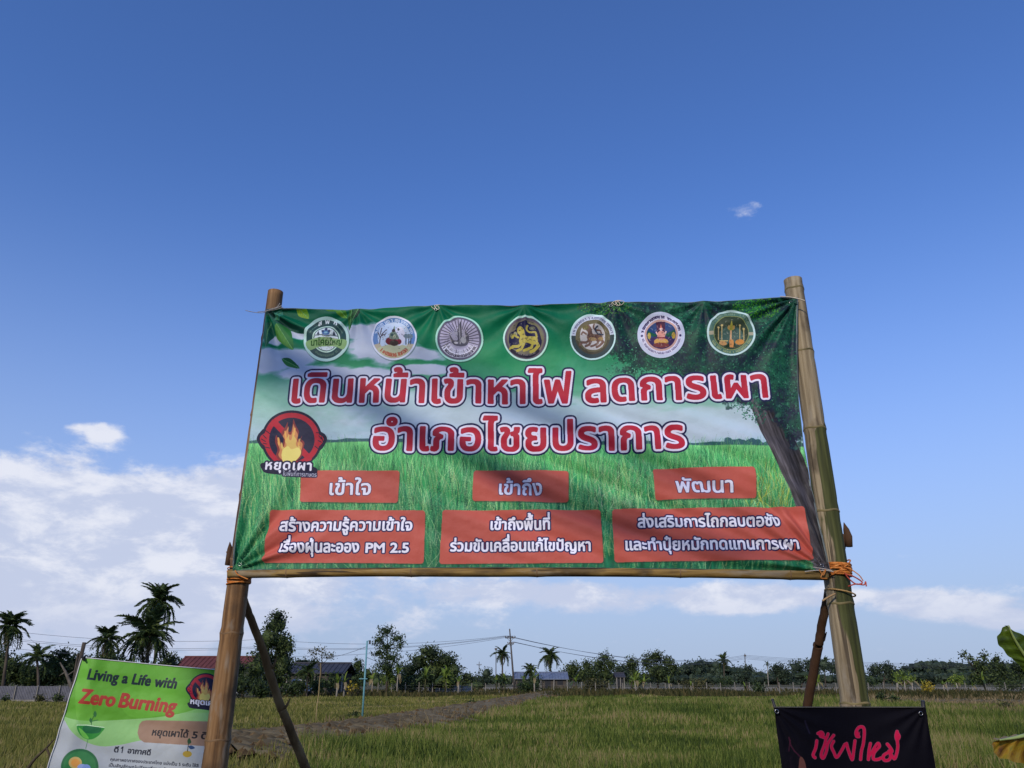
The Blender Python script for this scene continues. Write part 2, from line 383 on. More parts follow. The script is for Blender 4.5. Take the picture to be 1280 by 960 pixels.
def seals(P):
    # 1 green leaf seal
    cx, cy = 408, 424; seal_base(P, cx, cy, 29, 28, (190, 225, 215)); P.ell(cx, cy, 25.4, 24.4, (40, 74, 74)); P.ell(cx, cy, 17.2, 16.6, (190, 222, 205)); P.ell(cx, cy, 15.6, 15, (60, 90, 84)); P.ell(cx, cy, 14.6, 14, (206, 222, 228))
    arc_ticks(P, cx, cy, 20.6, 21.6, 22, 62, 14, (90, 125, 110), .8); arc_ticks(P, cx, cy, 20.6, 21.6, 118, 158, 14, (90, 125, 110), .8); arc_ticks(P, cx, cy, 19.6, 22, 228, 312, 20, (90, 120, 100), .8, 3)
    P.text('ส', 397.5, 401.5, 407, 405, 4, [(1.6, (225, 235, 235))]); P.text('พ', 406, 411, 404, 404, 4, [(1.6, (225, 235, 235))]); P.text('ก', 417, 421, 405, 407, 4, [(1.6, (225, 235, 235))])
    for x in (-9.5, 9.8): P.poly([(cx+x-1.8, cy-5), (cx+x, cy-10), (cx+x+1.8, cy-5)], (50, 60, 80))
    P.ell(cx, cy-7.5, 5, 3.4, (60, 100, 150)); P.ell(cx, cy-12, 2, 2, (50, 60, 90)); P.ell(cx-4, cy-9.5, 1.6, 1.6, (40, 55, 90)); P.ell(cx+4, cy-9.5, 1.6, 1.6, (40, 55, 90)); P.ell(cx, cy-7.5, 2.2, 1.2, (120, 170, 190))
    P.line([(cx-13, cy-4), (cx-5, cy-4.5), (cx, cy-3), (cx+6, cy-4.6), (cx+14, cy-4)], 1.2, (60, 80, 90))
    P.spl([(cx-25.6, cy+3), (cx-12, cy-.5), (cx, cy-1.8), (cx+12, cy-.6), (cx+25.8, cy+2.5), (cx+22, cy+13.5), (cx+11, cy+9.5), (cx, cy+9), (cx-11, cy+10), (cx-21.6, cy+13.5)], (132, 170, 108), 1, 6)
    P.text('นาโคยใหญ่', cx-19.5, cx+19.5, cy+8, cy+7, 6, [(1.6, (36, 84, 32))])
    # 2 seated figure on a dark red rock between trees
    cx, cy = 492.5, 422.5; seal_base(P, cx, cy, 28.6, 27.4, (220, 226, 240)); P.ell(cx, cy, 26.4, 25.2, (96, 136, 190)); P.ell(cx, cy-1, 20.5, 19.5, (196, 214, 236))
    arc_ticks(P, cx, cy, 21.4, 24.6, 15, 165, 34, (205, 220, 240), 1.0, 5)
    P.ell(cx, cy, 26.4, 25.2, (186, 176, 150), 1, 200, 340, .72); P.spl([(cx-20, cy+13), (cx, cy+8), (cx+20, cy+12), (cx+14, cy+21), (cx, cy+24), (cx-14, cy+21)], (192, 196, 160)); arc_ticks(P, cx, cy, 19.5, 23.6, 222, 318, 22, (176, 84, 60), 1.3, 6)
    P.ell(cx+7, cy-2, 7, 12, (226, 226, 240)); P.ell(cx-4, cy+4.6, 6.2, 4.6, (110, 22, 44)); P.ell(cx+5, cy+5, 4.6, 3.8, (128, 26, 48)); P.ell(cx+.5, cy+7, 5.5, 3.4, (60, 44, 40))
    P.spl([(cx-4, cy+2), (cx-5, cy-4), (cx-2, cy-8), (cx, cy-16), (cx+2, cy-8), (cx+5, cy-3), (cx+6, cy+2)], (120, 140, 120)); P.ell(cx-.5, cy-9, 2, 2.4, (70, 60, 60)); P.ell(cx+5.5, cy-10.5, 1.2, 1.8, (60, 70, 70)); P.ell(cx-2, cy-3, 2, 2, (50, 80, 80)); P.ell(cx+1, cy-1, 1.6, 2.2, (190, 196, 160))
    for x0, y0, x1, y1 in ((-18, 7, -17, -1), (-17, 0, -13, -6), (-17, 0, -20, -7), (-15.5, -3, -9, -10), (-16, -2, -10, -4), (-17, -4, -15, -12)): P.line([(cx+x0, cy+y0), (cx+x1, cy+y1)], 1.1, (70, 60, 80))
    for x in (15, 18.5, 21): P.line([(cx+x, cy+8), (cx+x, cy-1)], 1.3, (60, 76, 90)); P.ell(cx+x, cy-2.5, 2.4, 3, (110, 130, 140))
    # 3 silver sunburst with curled bird
    cx, cy = 574, 423; seal_base(P, cx, cy, 29.9, 28.5, (168, 222, 204)); P.ell(cx, cy, 27.6, 26.3, (92, 90, 110)); P.ell(cx, cy, 24.8, 23.6, (168, 164, 190))
    for i in range(36):
        a = R(i*10+3)
        if 205 < i*10+3 < 335: continue
        P.line([(cx+math.cos(a)*12, cy-math.sin(a)*11.4), (cx+math.cos(a)*24.4, cy-math.sin(a)*23.3)], 1.1, (84, 82, 100))
    P.ell(cx, cy, 24.8, 23.6, (222, 222, 236), 1, 205, 335, .76); arc_ticks(P, cx, cy, 20.2, 23.4, 207, 333, 30, (66, 62, 80), 1.2, 8); P.ell(cx, cy, 18.4, 17.4, (126, 124, 142), 1, 205, 335, .84)
    arc_ticks(P, cx, cy, 13.6, 17.5, 208, 332, 22, (205, 205, 222), 1.2, 9); P.ell(cx, cy, 12, 11.5, (150, 148, 168))
    P.spl([(cx-12, cy-5), (cx-7, cy+2), (cx-2, cy+1), (cx-3, cy-8), (cx+2, cy-21), (cx+3, cy-10), (cx+4, cy-1), (cx+8, cy-2), (cx+7, cy-9), (cx+12, cy-3), (cx+10, cy+6), (cx+3, cy+9), (cx-6, cy+8), (cx-10, cy+3)], (74, 74, 88))
    P.ell(cx+5, cy+1, 3.4, 4.2, (150, 152, 160)); P.ell(cx-4, cy+5, 2.6, 1.4, (176, 176, 188)); P.line([(cx, cy-16), (cx+1, cy+6)], 1.1, (140, 140, 150)); P.ell(cx-3.5, cy-6, 1.6, 3, (150, 150, 164))
    # 4 gold lion on navy
    cx, cy = 657, 422; seal_base(P, cx, cy, 28.3, 27.7, (190, 232, 216)); P.ell(cx, cy, 26.2, 25.4, (92, 82, 96)); P.ell(cx, cy, 23.4, 22.6, (118, 112, 96)); P.spl([(cx-20, cy+8), (cx-20, cy-6), (cx-14, cy-10), (cx-8, cy-20), (cx+6, cy-21), (cx+15, cy-15), (cx+20, cy-2), (cx+19, cy+9), (cx+12, cy+14), (cx-10, cy+14)], (26, 26, 62))
    P.line(cr([(cx+3, cy-20), (cx+12, cy-17), (cx+17, cy-11), (cx+21, cy+2)], 5), 2.4, (120, 116, 84)); P.ell(cx+8, cy-13, 4, 2.2, (104, 106, 84)); P.ell(cx-17, cy-3, 2.6, 3.4, (120, 116, 84)); P.ell(cx-13, cy-6, 2.2, 3, (160, 156, 120))
    lion(P, cx-1, cy+1.5, 1.06, (176, 164, 72), (70, 60, 50)); P.spl([(cx-17, cy+13), (cx-9, cy+18), (cx, cy+20), (cx+9, cy+18), (cx+15, cy+13), (cx+17, cy+16), (cx+9, cy+22), (cx, cy+24), (cx-10, cy+22), (cx-19, cy+16)], (30, 26, 44)); arc_ticks(P, cx, cy, 20.2, 21.6, 236, 304, 22, (116, 110, 110), .8, 4)
    # 5 brown lion, half white ring
    cx, cy = 741, 420.5; seal_base(P, cx, cy, 28.7, 28.4, (200, 234, 232)); P.ell(cx, cy, 26.8, 26.4, (44, 62, 66)); P.ell(cx, cy, 26.8, 26.4, (196, 204, 222), 1, 6, 176, .8); arc_ticks(P, cx, cy, 22.8, 25.4, 10, 172, 46, (96, 104, 130), .9, 12)
    P.ell(cx, cy, 21.6, 21.2, (98, 92, 66)); P.ell(cx, cy, 21.6, 21.2, (60, 56, 44), .8, 190, 350, .86); P.spl([(cx-15, cy-8), (cx-8, cy-14), (cx+8, cy-15), (cx+15, cy-6), (cx+14, cy+8), (cx+6, cy+15), (cx-8, cy+14), (cx-15, cy+5)], (186, 184, 184)); lion(P, cx-1, cy-.5, .88, (108, 82, 72), (70, 56, 50)); P.ell(cx-9, cy-11, 4, 3, (98, 90, 44)); P.ell(cx, cy+2, 5, 2.2, (156, 128, 88)); P.ell(cx+10, cy+1, 3.4, 2.2, (150, 124, 80))
    P.line(cr([(cx+13, cy-4), (cx+6, cy-5), (cx+3, cy-9), (cx+6, cy-13)], 5), 1.8, (56, 66, 84))
    # 6 white ring seal with deity
    cx, cy = 826.4, 418.7; seal_base(P, cx, cy, 29.7, 28.5, (196, 204, 226)); P.ell(cx, cy, 25.6, 24.6, (214, 212, 232)); arc_ticks(P, cx, cy, 22, 24.6, 12, 90, 20, (50, 44, 86), 1.1, 21); arc_ticks(P, cx, cy, 22, 24.6, 94, 172, 24, (50, 44, 86), 1.1, 22); arc_ticks(P, cx, cy, 22.2, 24.4, 192, 348, 46, (100, 98, 136), .8, 23)
    P.ell(cx-24, cy+1.5, 1.5, 1.5, (60, 54, 100)); P.ell(cx+24, cy+.5, 1.5, 1.5, (60, 54, 100)); P.ell(cx, cy, 20.8, 20, (196, 160, 150)); P.ell(cx, cy, 18.4, 17.6, (30, 60, 110)); P.ell(cx, cy, 18.4, 17.6, (60, 40, 86), 1, 200, 340); P.poly([(cx-17, cy-6), (cx-9, cy-2), (cx-4, cy), (cx-8, cy+3), (cx-17, cy)], (20, 80, 60)); P.poly([(cx+17, cy-6), (cx+8, cy-2), (cx+4, cy), (cx+9, cy+3), (cx+17, cy)], (20, 80, 60))
    P.poly([(cx-5, cy-4), (cx-6, cy-17), (cx+5, cy-17.5), (cx+5, cy-4)], (64, 14, 52)); P.ell(cx-15, cy+1.5, 2.2, 4.4, (176, 156, 70)); P.ell(cx+15.5, cy+1, 2.4, 4, (180, 150, 60)); P.ell(cx, cy+9, 9, 4.6, (206, 158, 84)); P.ell(cx, cy+13, 10, 3, (120, 60, 60)); P.spl([(cx-5, cy-1), (cx-2, cy-5), (cx+2, cy-5), (cx+5, cy-1), (cx+3, cy+6), (cx-3, cy+6)], (204, 140, 126)); P.ell(cx, cy-8, 1.9, 2.4, (232, 196, 190)); P.poly([(cx-1.4, cy-9.5), (cx, cy-15), (cx+1.4, cy-9.5)], (190, 90, 70)); P.line([(cx-5, cy-1), (cx-6, cy-4)], 1.6, (226, 180, 170)); P.line([(cx+5, cy-1), (cx+6, cy-4)], 1.6, (226, 180, 170)); P.line([(cx-4, cy+4), (cx+4, cy+4)], 1.6, (120, 30, 50))
    # 7 green seal with columns
    cx, cy = 913.8, 415.8; seal_base(P, cx, cy, 30.4, 29.2, (186, 214, 214)); P.ell(cx, cy, 28, 26.9, (70, 104, 92)); P.ell(cx, cy, 22.6, 21.8, (128, 140, 84)); P.ell(cx, cy, 21.6, 20.8, (48, 62, 44)); P.ell(cx, cy+4, 15, 12, (64, 92, 84)); arc_ticks(P, cx, cy, 23.6, 26.2, 200, 340, 34, (140, 154, 110), .9, 31); arc_ticks(P, cx, cy, 23.6, 26.2, 25, 155, 30, (110, 136, 116), .9, 32)
    for x in (-25, 25): P.poly([(cx+x-3, cy-1), (cx+x+3, cy-1), (cx+x+3, cy+3.5), (cx+x-3, cy+3.5)], (160, 156, 134))
    for x, t in ((-16, -6), (-11.5, -9), (11, -9), (16, -5)): P.line([(cx+x, cy+9), (cx+x, cy+t)], 1.3, (176, 160, 110)); P.ell(cx+x, cy+t, 1.5, 1.2, (190, 170, 110))
    P.line([(cx, cy+8), (cx, cy-4)], 2.2, (200, 160, 120)); P.poly([(cx-3, cy-3), (cx, cy-14), (cx+3, cy-3)], (150, 146, 60)); P.ell(cx-3, cy-6, 1.6, 2.2, (170, 140, 80)); P.ell(cx+3, cy-6, 1.6, 2.2, (170, 140, 80))
    P.ell(cx-10, cy+13, 5, 3, (184, 140, 88)); P.ell(cx+11, cy+11.5, 5.5, 3.4, (188, 126, 52)); P.poly([(cx-1.5, cy+8), (cx+3, cy+8), (cx+5, cy+18), (cx-4, cy+18)], (190, 130, 70)); P.poly([(cx-2, cy+11), (cx-7, cy+18), (cx-1.5, cy+18)], (24, 44, 20)); P.poly([(cx+4, cy+11), (cx+3, cy+18), (cx+8, cy+17)], (24, 44, 20)); P.line([(cx-14, cy+10), (cx-4, cy+9.5)], 1.4, (190, 170, 110))
def firelogo(P, cx, cy, k, navy=(18, 20, 50), red=(176, 32, 52), txt=True):
    """no-fire ring with two fists; k = scale, ring radius 32*k"""
    def q(pts): return [(cx+x*k, cy+y*k) for x, y in pts]
    P.ell(cx, cy, 38*k, 37*k, navy)
    fl = [(-33, -13), (-41, -8), (-44, -1), (-41, 6), (-36, 12), (-30, 13)]; fr = [(33, -8), (40, -8), (44, -2), (42, 5), (37, 12), (31, 14)]
    P.spl(q(fl), navy); P.spl(q(fr), navy); P.spl([(x, y) for x, y in q([(-34, 28), (-37, 38), (-28, 42), (-8, 44), (24, 47), (28, 34)])], navy) if txt else None
    P.ell(cx, cy, 35*k, 34*k, red); P.ell(cx, cy, 28.6*k, 27.8*k, (24, 26, 58))
    P.line(q([(-22, -22), (22, 23)]), 7.5*k, red)
    P.spl(q([(-31, -8), (-37.5, -6), (-40, -1), (-37, 5), (-31, 7)]), red); P.spl(q([(31, -6), (37, -5), (40, -1), (38, 4), (34, 8), (30, 7)]), red)
    for a in ([(-36, -6), (-32, -2)], [(-38, -1), (-33, 2)], [(-36, 4), (-32, 5)], [(-33, -12), (-28, -8)], [(-33, 9), (-28, 10)], [(34, -5), (37, -1)], [(33, 1), (37, 3)], [(37, -4), (39, 2)], [(31, -9), (36, -8)], [(29, 8), (34, 12)]): P.line(q(a), 1*k, navy)
    fire = [(-14, 27), (-20, 20), (-18, 12), (-21, 2), (-19, -6), (-16, 4), (-12, 8), (-10, -2), (-13, -8), (-8, -16), (-5, -22), (-5, -12), (-1, -10), (1, -18), (2, -26), (5, -18), (9, -10), (8, -2), (11, 4), (13, -5), (12, -1), (16, 4), (14, 14), (12, 22), (4, 28), (-4, 30)]
    P.spl(q(fire), (128, 50, 52)); P.spl(q([(x*.85+.2, (y-8)*.85+9) for x, y in fire]), (196, 132, 84)); P.spl(q([(x*.66+.2, (y-10)*.62+13) for x, y in fire]), (212, 180, 100)); P.spl(q([(-12, 25), (-12, 14), (-5, 8), (0, 12), (8, 10), (12, 16), (8, 24), (0, 29), (-8, 29)]), (224, 210, 118))
    for a in ([(-16, 6), (-17, -2)], [(3, -6), (4, -14)], [(-7, 0), (-8, -10)], [(9, 6), (10, 0)]): P.line(q(a), 2.2*k, (232, 176, 92), .8, True)
def roundbox(P, c, col, rad=4.2):
    cx = sum(p[0] for p in c)/4; cy = sum(p[1] for p in c)/4
    pts = [(x+(rad if x < cx else -rad), y+(rad if y < cy else -rad)) for x, y in c]; sc = P.W/740
    sh = [(x+.8, y+1.6) for x, y in pts]; P.poly(sh, (40, 50, 40), .45, rad*sc); P.poly(pts, col, .96, rad*sc)
def art_main():
    P = Print(2400, 1200, QUAD, bwarp); X, Y = P.X, P.Y
    # painted sky: deep green at the top, pale grey-blue low down, lilac clouds
    t = (Y-375)/(556-375); n = vnoise(X/60, Y/30, 3); n2 = vnoise(X/18+Y/40, Y/9, 5)
    stops = [(0, (0, 92, 66)), (.22, (2, 112, 72)), (.42, (38, 142, 92)), (.58, (92, 168, 136)), (.72, (148, 192, 180)), (.86, (168, 198, 206)), (1, (164, 194, 212))]
    c = np.zeros_like(P.px)
    for k in range(3): c[..., k] = np.interp(t+(n-.5)*.18, [s[0] for s in stops], [s[1][k]/255 for s in stops])
    def patch(pts, w=9):
        """soft cloud mask from ellipses"""
        m = np.full_like(X, -9)
        for (cx, cy, rx, ry) in pts: m = np.maximum(m, 1-np.sqrt(((X-cx)/rx)**2+((Y-cy)/ry)**2))
        return np.clip((m+(n2-.5)*.55+(n-.5)*.3)*4, 0, 1)
    cl = patch([(338, 450, 40, 18), (365, 448, 42, 15), (400, 466, 60, 13), (478, 430, 52, 28), (455, 415, 44, 14), (520, 442, 50, 10), (345, 425, 20, 8), (372, 418, 26, 8), (530, 462, 40, 8), (450, 470, 60, 12)])
    c = mixc(c, A3(204, 206, 228), cl*.92)
    cl2 = patch([(640, 520, 260, 22), (880, 530, 120, 26), (600, 500, 160, 14), (700, 545, 300, 10)]); c = mixc(c, A3(196, 206, 226), cl2*.55)
    # distant wooded line and rice field
    hor = 552+np.interp(X, [300, 500, 700, 1040], [2, 0, 1, 6]); hills = hor-2-3*vnoise(X/14, X*0+2, 9)-np.where((X > 905) & (X < 1000), 6*np.clip(vnoise(X/9, X*0+1, 4)-.25, 0, 1)*1.6, 0)
    m = np.clip((Y-hills)*2, 0, 1); c = mixc(c, A3(56, 96, 104), m)
    tg = np.clip((Y-hor)/160, 0, 1); g = np.zeros_like(c)
    gs = [(100, 172, 104), (70, 156, 84), (36, 120, 70), (18, 84, 56)]
    for k in range(3): g[..., k] = np.interp(tg, [0, .12, .4, 1], [q[k]/255 for q in gs])
    gn = vnoise(X/3, Y/22, 11); g = g*(.75+.5*gn[..., None]); m = np.clip((Y-hor)*1.5, 0, 1); P.px = mixc(c, g, m).astype(np.float32)
    gr = [(126, 196, 122), (84, 170, 98), (46, 138, 82), (28, 108, 68), (168, 212, 126), (16, 70, 58), (150, 204, 140)]
    blades(P, 3200, (285, 1040), (562, 592), (7, 20), gr[:4]+[(110, 180, 110)], (1, 2.2), .2, .8, sd=1)
    blades(P, 2300, (285, 1040), (588, 650), (18, 50), gr, (3, 7), .14, .88, sd=2)
    blades(P, 1700, (285, 1045), (630, 735), (35, 95), gr+[(10, 54, 50), (14, 76, 60), (84, 176, 116), (110, 190, 130)], (5, 12), .12, .9, sd=3)
    blades(P, 900, (285, 1040), (600, 720), (20, 50), [(190, 210, 156), (160, 204, 144), (196, 200, 130)], (1.6, 4), .35, .8, sd=4)
    blades(P, 90, (740, 800), (600, 650), (15, 40), [(190, 204, 160), (150, 180, 120)], (1, 2.5), .8, .8, sd=5)
    blades(P, 70, (935, 985), (598, 640), (15, 40), [(196, 190, 70), (160, 180, 70)], (2, 4), .3, .85, sd=6)
    gm_ = np.clip((Y-hor)*.8, 0, 1)[..., None]; P.px = (P.px*(1-gm_)+np.clip(P.px*1.14+.02, 0, 1)*gm_).astype(np.float32)
    # tree at the right: trunk then foliage
    tr = cr([(944, 500), (958, 530), (975, 565), (990, 600), (1004, 640), (1018, 690), (1034, 722)], 8); w0 = [22, 22, 20, 20, 19, 17, 14]
    left = [(x-9-2*math.sin(i/7), y) for i, (x, y) in enumerate(tr)]; right = [(x+np.interp(y, [500, 560, 640, 720], [20, 24, 20, 26]), y-6) for x, y in tr][::-1]
    P.poly(left+right, (74, 71, 76)); bark = vnoise(X/2.2-Y/5, Y/26, 21)
    a, b_, c0, d0 = P.box([930, 1045, 930, 1045], [490, 490, 725, 725]); sub = P.px[c0:d0, a:b_]; msk = np.all(np.abs(sub-A3(74, 71, 76)) < .02, -1); bk = bark[c0:d0, a:b_][..., None]; sh = np.clip(1.05-.5*((X[c0:d0, a:b_]-np.interp(Y[c0:d0, a:b_], [p[1] for p in tr], [p[0] for p in tr]))/26), .55, 1.2)[..., None]
    P.px[c0:d0, a:b_] = np.where(msk[..., None], sub*(.30+1.35*bk)*sh, sub)
    def inside(x, y, r):
        lim = np.interp(x, [728, 745, 765, 790, 830, 880, 930, 965, 985, 1010], [372, 400, 440, 468, 474, 484, 500, 505, 545, 540]); return y < lim+r.normal(0, 6, len(x))
    dk = [(8, 40, 40), (12, 56, 50), (20, 70, 54), (26, 40, 54), (30, 88, 62), (16, 50, 44)]
    lim = np.interp(X, [728, 745, 765, 790, 830, 880, 930, 965, 985, 1010], [372, 400, 440, 466, 474, 486, 502, 508, 548, 545]); f1 = vnoise(X/16+3, Y/16, 31); f2 = vnoise(X/5, Y/5+4, 32)
    m = np.clip((lim-Y)/10+(f1-.5)*5+(f2-.5)*4+.6, 0, 1)*np.where(X > 722, 1, 0); fo = mixc(A3(20, 74, 56)+np.zeros_like(c), A3(24, 32, 50), np.clip((f1-.42)*4, 0, 1)); fo = mixc(fo, A3(74, 138, 104), np.clip((f2-.58)*5, 0, 1)*.55)
    P.px = mixc(P.px, fo, m*.93).astype(np.float32)
    leafdabs(P, 9000, inside, (725, 1045), (365, 560), dk, (3, 7), 2, .9); leafdabs(P, 3000, inside, (725, 1045), (365, 560), [(40, 112, 74), (60, 136, 96), (44, 96, 60), (24, 84, 66), (84, 150, 116)], (2, 5), 3, .6)
    leafdabs(P, 700, lambda x, y, r: (np.hypot((x-755)/34, (y-384)/10) < 1), (715, 800), (370, 400), [(50, 120, 40), (90, 150, 60), (30, 90, 40)], (2, 5), 4); leafdabs(P, 800, lambda x, y, r: (np.hypot((x-945)/30, (y-385)/14) < 1), (910, 980), (368, 402), [(60, 140, 40), (40, 110, 40), (90, 160, 50)], (2, 5), 5)
    leafdabs(P, 900, lambda x, y, r: (np.hypot((x-935)/24, (y-505-(x-925)*.5)/14+r.normal(0, .2, len(x))) < 1), (905, 975), (480, 545), [(20, 84, 70), (40, 120, 90), (70, 150, 110), (14, 60, 56)], (2, 5), 6)
    leafdabs(P, 700, lambda x, y, r: (np.hypot((x-778)/20, (y-462)/24+r.normal(0, .3, len(x))) < 1), (740, 810), (420, 500), [(40, 110, 80), (70, 150, 110), (100, 180, 140)], (2, 4), 7)
    # branch and leaves at the top left
    P.line(cr([(333, 386), (352, 402), (372, 412), (398, 416)], 6), 7, (10, 62, 50), .9); P.line(cr([(333, 390), (350, 405), (372, 414)], 6), 2.4, (60, 100, 84), .8)
    def leaf(p, q, w, col, col2):
        (x0, y0), (x1, y1) = p, q; dx, dy = x1-x0, y1-y0; L_ = math.hypot(dx, dy); nx, ny = -dy/L_*w, dx/L_*w
        P.spl([(x0, y0), (x0+.3*dx+nx*.9, y0+.3*dy+ny*.9), (x0+.6*dx+nx*.8, y0+.6*dy+ny*.8), (x1, y1), (x0+.6*dx-nx*.8, y0+.6*dy-ny*.8), (x0+.3*dx-nx*.9, y0+.3*dy-ny*.9)], col)
        P.spl([(x0, y0), (x0+.3*dx+nx*.9, y0+.3*dy+ny*.9), (x0+.6*dx+nx*.8, y0+.6*dy+ny*.8), (x1, y1), (x0+.5*dx, y0+.5*dy)], col2, .7); P.line([(x0, y0), (x1, y1)], .8, (120, 180, 110), .8)
        for i in range(1, 6):
            a = i/6.5; P.line([(x0+a*dx, y0+a*dy), (x0+(a+.12)*dx+nx*.6, y0+(a+.12)*dy+ny*.6)], .5, (60, 130, 60), .6); P.line([(x0+a*dx, y0+a*dy), (x0+(a+.12)*dx-nx*.6, y0+(a+.12)*dy-ny*.6)], .5, (60, 130, 60), .6)
    leaf((346, 405), (367, 438), 10, (50, 122, 60), (108, 164, 62)); leaf((338, 402), (333, 434), 7, (26, 92, 72), (50, 110, 80)); leaf((352, 448), (375, 461), 5, (30, 100, 52), (60, 130, 60)); leaf((372, 384), (386, 398), 7, (110, 160, 40), (150, 180, 50)); leaf((352, 388), (344, 400), 5, (60, 140, 120), (90, 170, 140)); leaf((420, 382), (434, 398), 6, (60, 120, 36), (110, 150, 40)); leaf((440, 384), (437, 414), 4, (24, 70, 40), (60, 110, 50)); leaf((450, 384), (440, 402), 4, (20, 50, 44), (40, 90, 50)); leaf((404, 384), (424, 389), 4, (40, 96, 40), (100, 140, 40))
    seals(P)
    r_ = random.Random(9)
    for (cx, cy, q) in ((408, 424, 14), (492.5, 422, 22), (574, 423, 22), (657, 422, 22), (741, 420.5, 20), (826.4, 418.7, 18), (913.8, 415.8, 22)):
        for _ in range(90):
            a = r_.uniform(0, 6.283); d = q*r_.random()**.6; x, y = cx+math.cos(a)*d, cy+math.sin(a)*d*.95; b = r_.uniform(0, 3.14); l_ = r_.uniform(.6, 2.4); P.line([(x, y), (x+math.cos(b)*l_, y+math.sin(b)*l_)], r_.uniform(.5, 1), r_.choice([(30, 34, 44), (60, 60, 66), (196, 192, 180), (150, 146, 130)]), .42)
    # headlines
    rd, wh, nv = (178, 38, 58), (226, 222, 240), (26, 28, 72); H3 = [(22, nv), (14.5, wh), (5.5, rd)]
    P.text('เดินหน้าเข้าหาไฟ', 365, 714, 503, 502, 28.5, H3, track=.035); P.text('ลดการเผา', 733, 959, 501, 496.5, 27.5, H3, track=.035); P.text('อำเภอไชยปราการ', 467, 855.5, 562.5, 560, 28, H3, track=.035)
    # boxes
    bx = (192, 90, 78)
    for q in ([(376, 588), (500, 588), (498, 629), (374.5, 628)], [(591, 586.5), (711, 586.5), (711, 627), (590, 626)], [(816, 585), (944, 583), (946, 622.5), (819, 625)], [(337.5, 637), (531.7, 637.5), (530, 705), (328, 703.5)], [(552.5, 637), (751, 636), (754.5, 704), (549, 705.5)], [(765, 636), (1006, 633), (1017, 700), (768, 703)]): roundbox(P, q, bx)
    T2 = [(7.5, (30, 32, 78)), (2.4, (232, 232, 246))]; T1 = [(5, (70, 40, 80)), (2.4, (228, 228, 244))]
    P.text('เข้าใจ', 412.5, 463, 618.7, 618.5, 14, T1); P.text('เข้าถึง', 624, 677, 617.5, 617, 14, T1); P.text('พัฒนา', 845.5, 916.5, 615.7, 614.8, 14, T1)
    P.text('สร้างความรู้ความเข้าใจ', 350.5, 514.5, 663.7, 663, 11, T2); P.text('เรื่องฝุ่นละออง', 349.5, 448, 690, 690, 11, T2); P.text('PM 2.5', 457, 510.5, 690.5, 690.5, 9.4, T2)
    P.text('เข้าถึงพื้นที่', 613.5, 687, 662, 661, 11, T2); P.text('ร่วมขับเคลื่อนแก้ไขปัญหา', 563, 738, 689, 688, 11, T2)
    P.text('ส่งเสริมการไถกลบตอซัง', 798, 975, 659, 657.5, 11, T2); P.text('และทำปุ๋ยหมักทดแทนการเผา', 782.5, 998.5, 687.5, 686, 11, T2)
    firelogo(P, 365, 550, 1.0); P.text('หยุดเผา', 331.5, 389.5, 586.5, 588.5, 9, [(9, (24, 26, 60)), (2.2, (228, 228, 240))], track=.06); P.text('ในพื้นที่การเกษตร', 354, 396, 595, 596.5, 4.2, [(5, (24, 26, 60)), (.8, (206, 208, 226))])
    return P

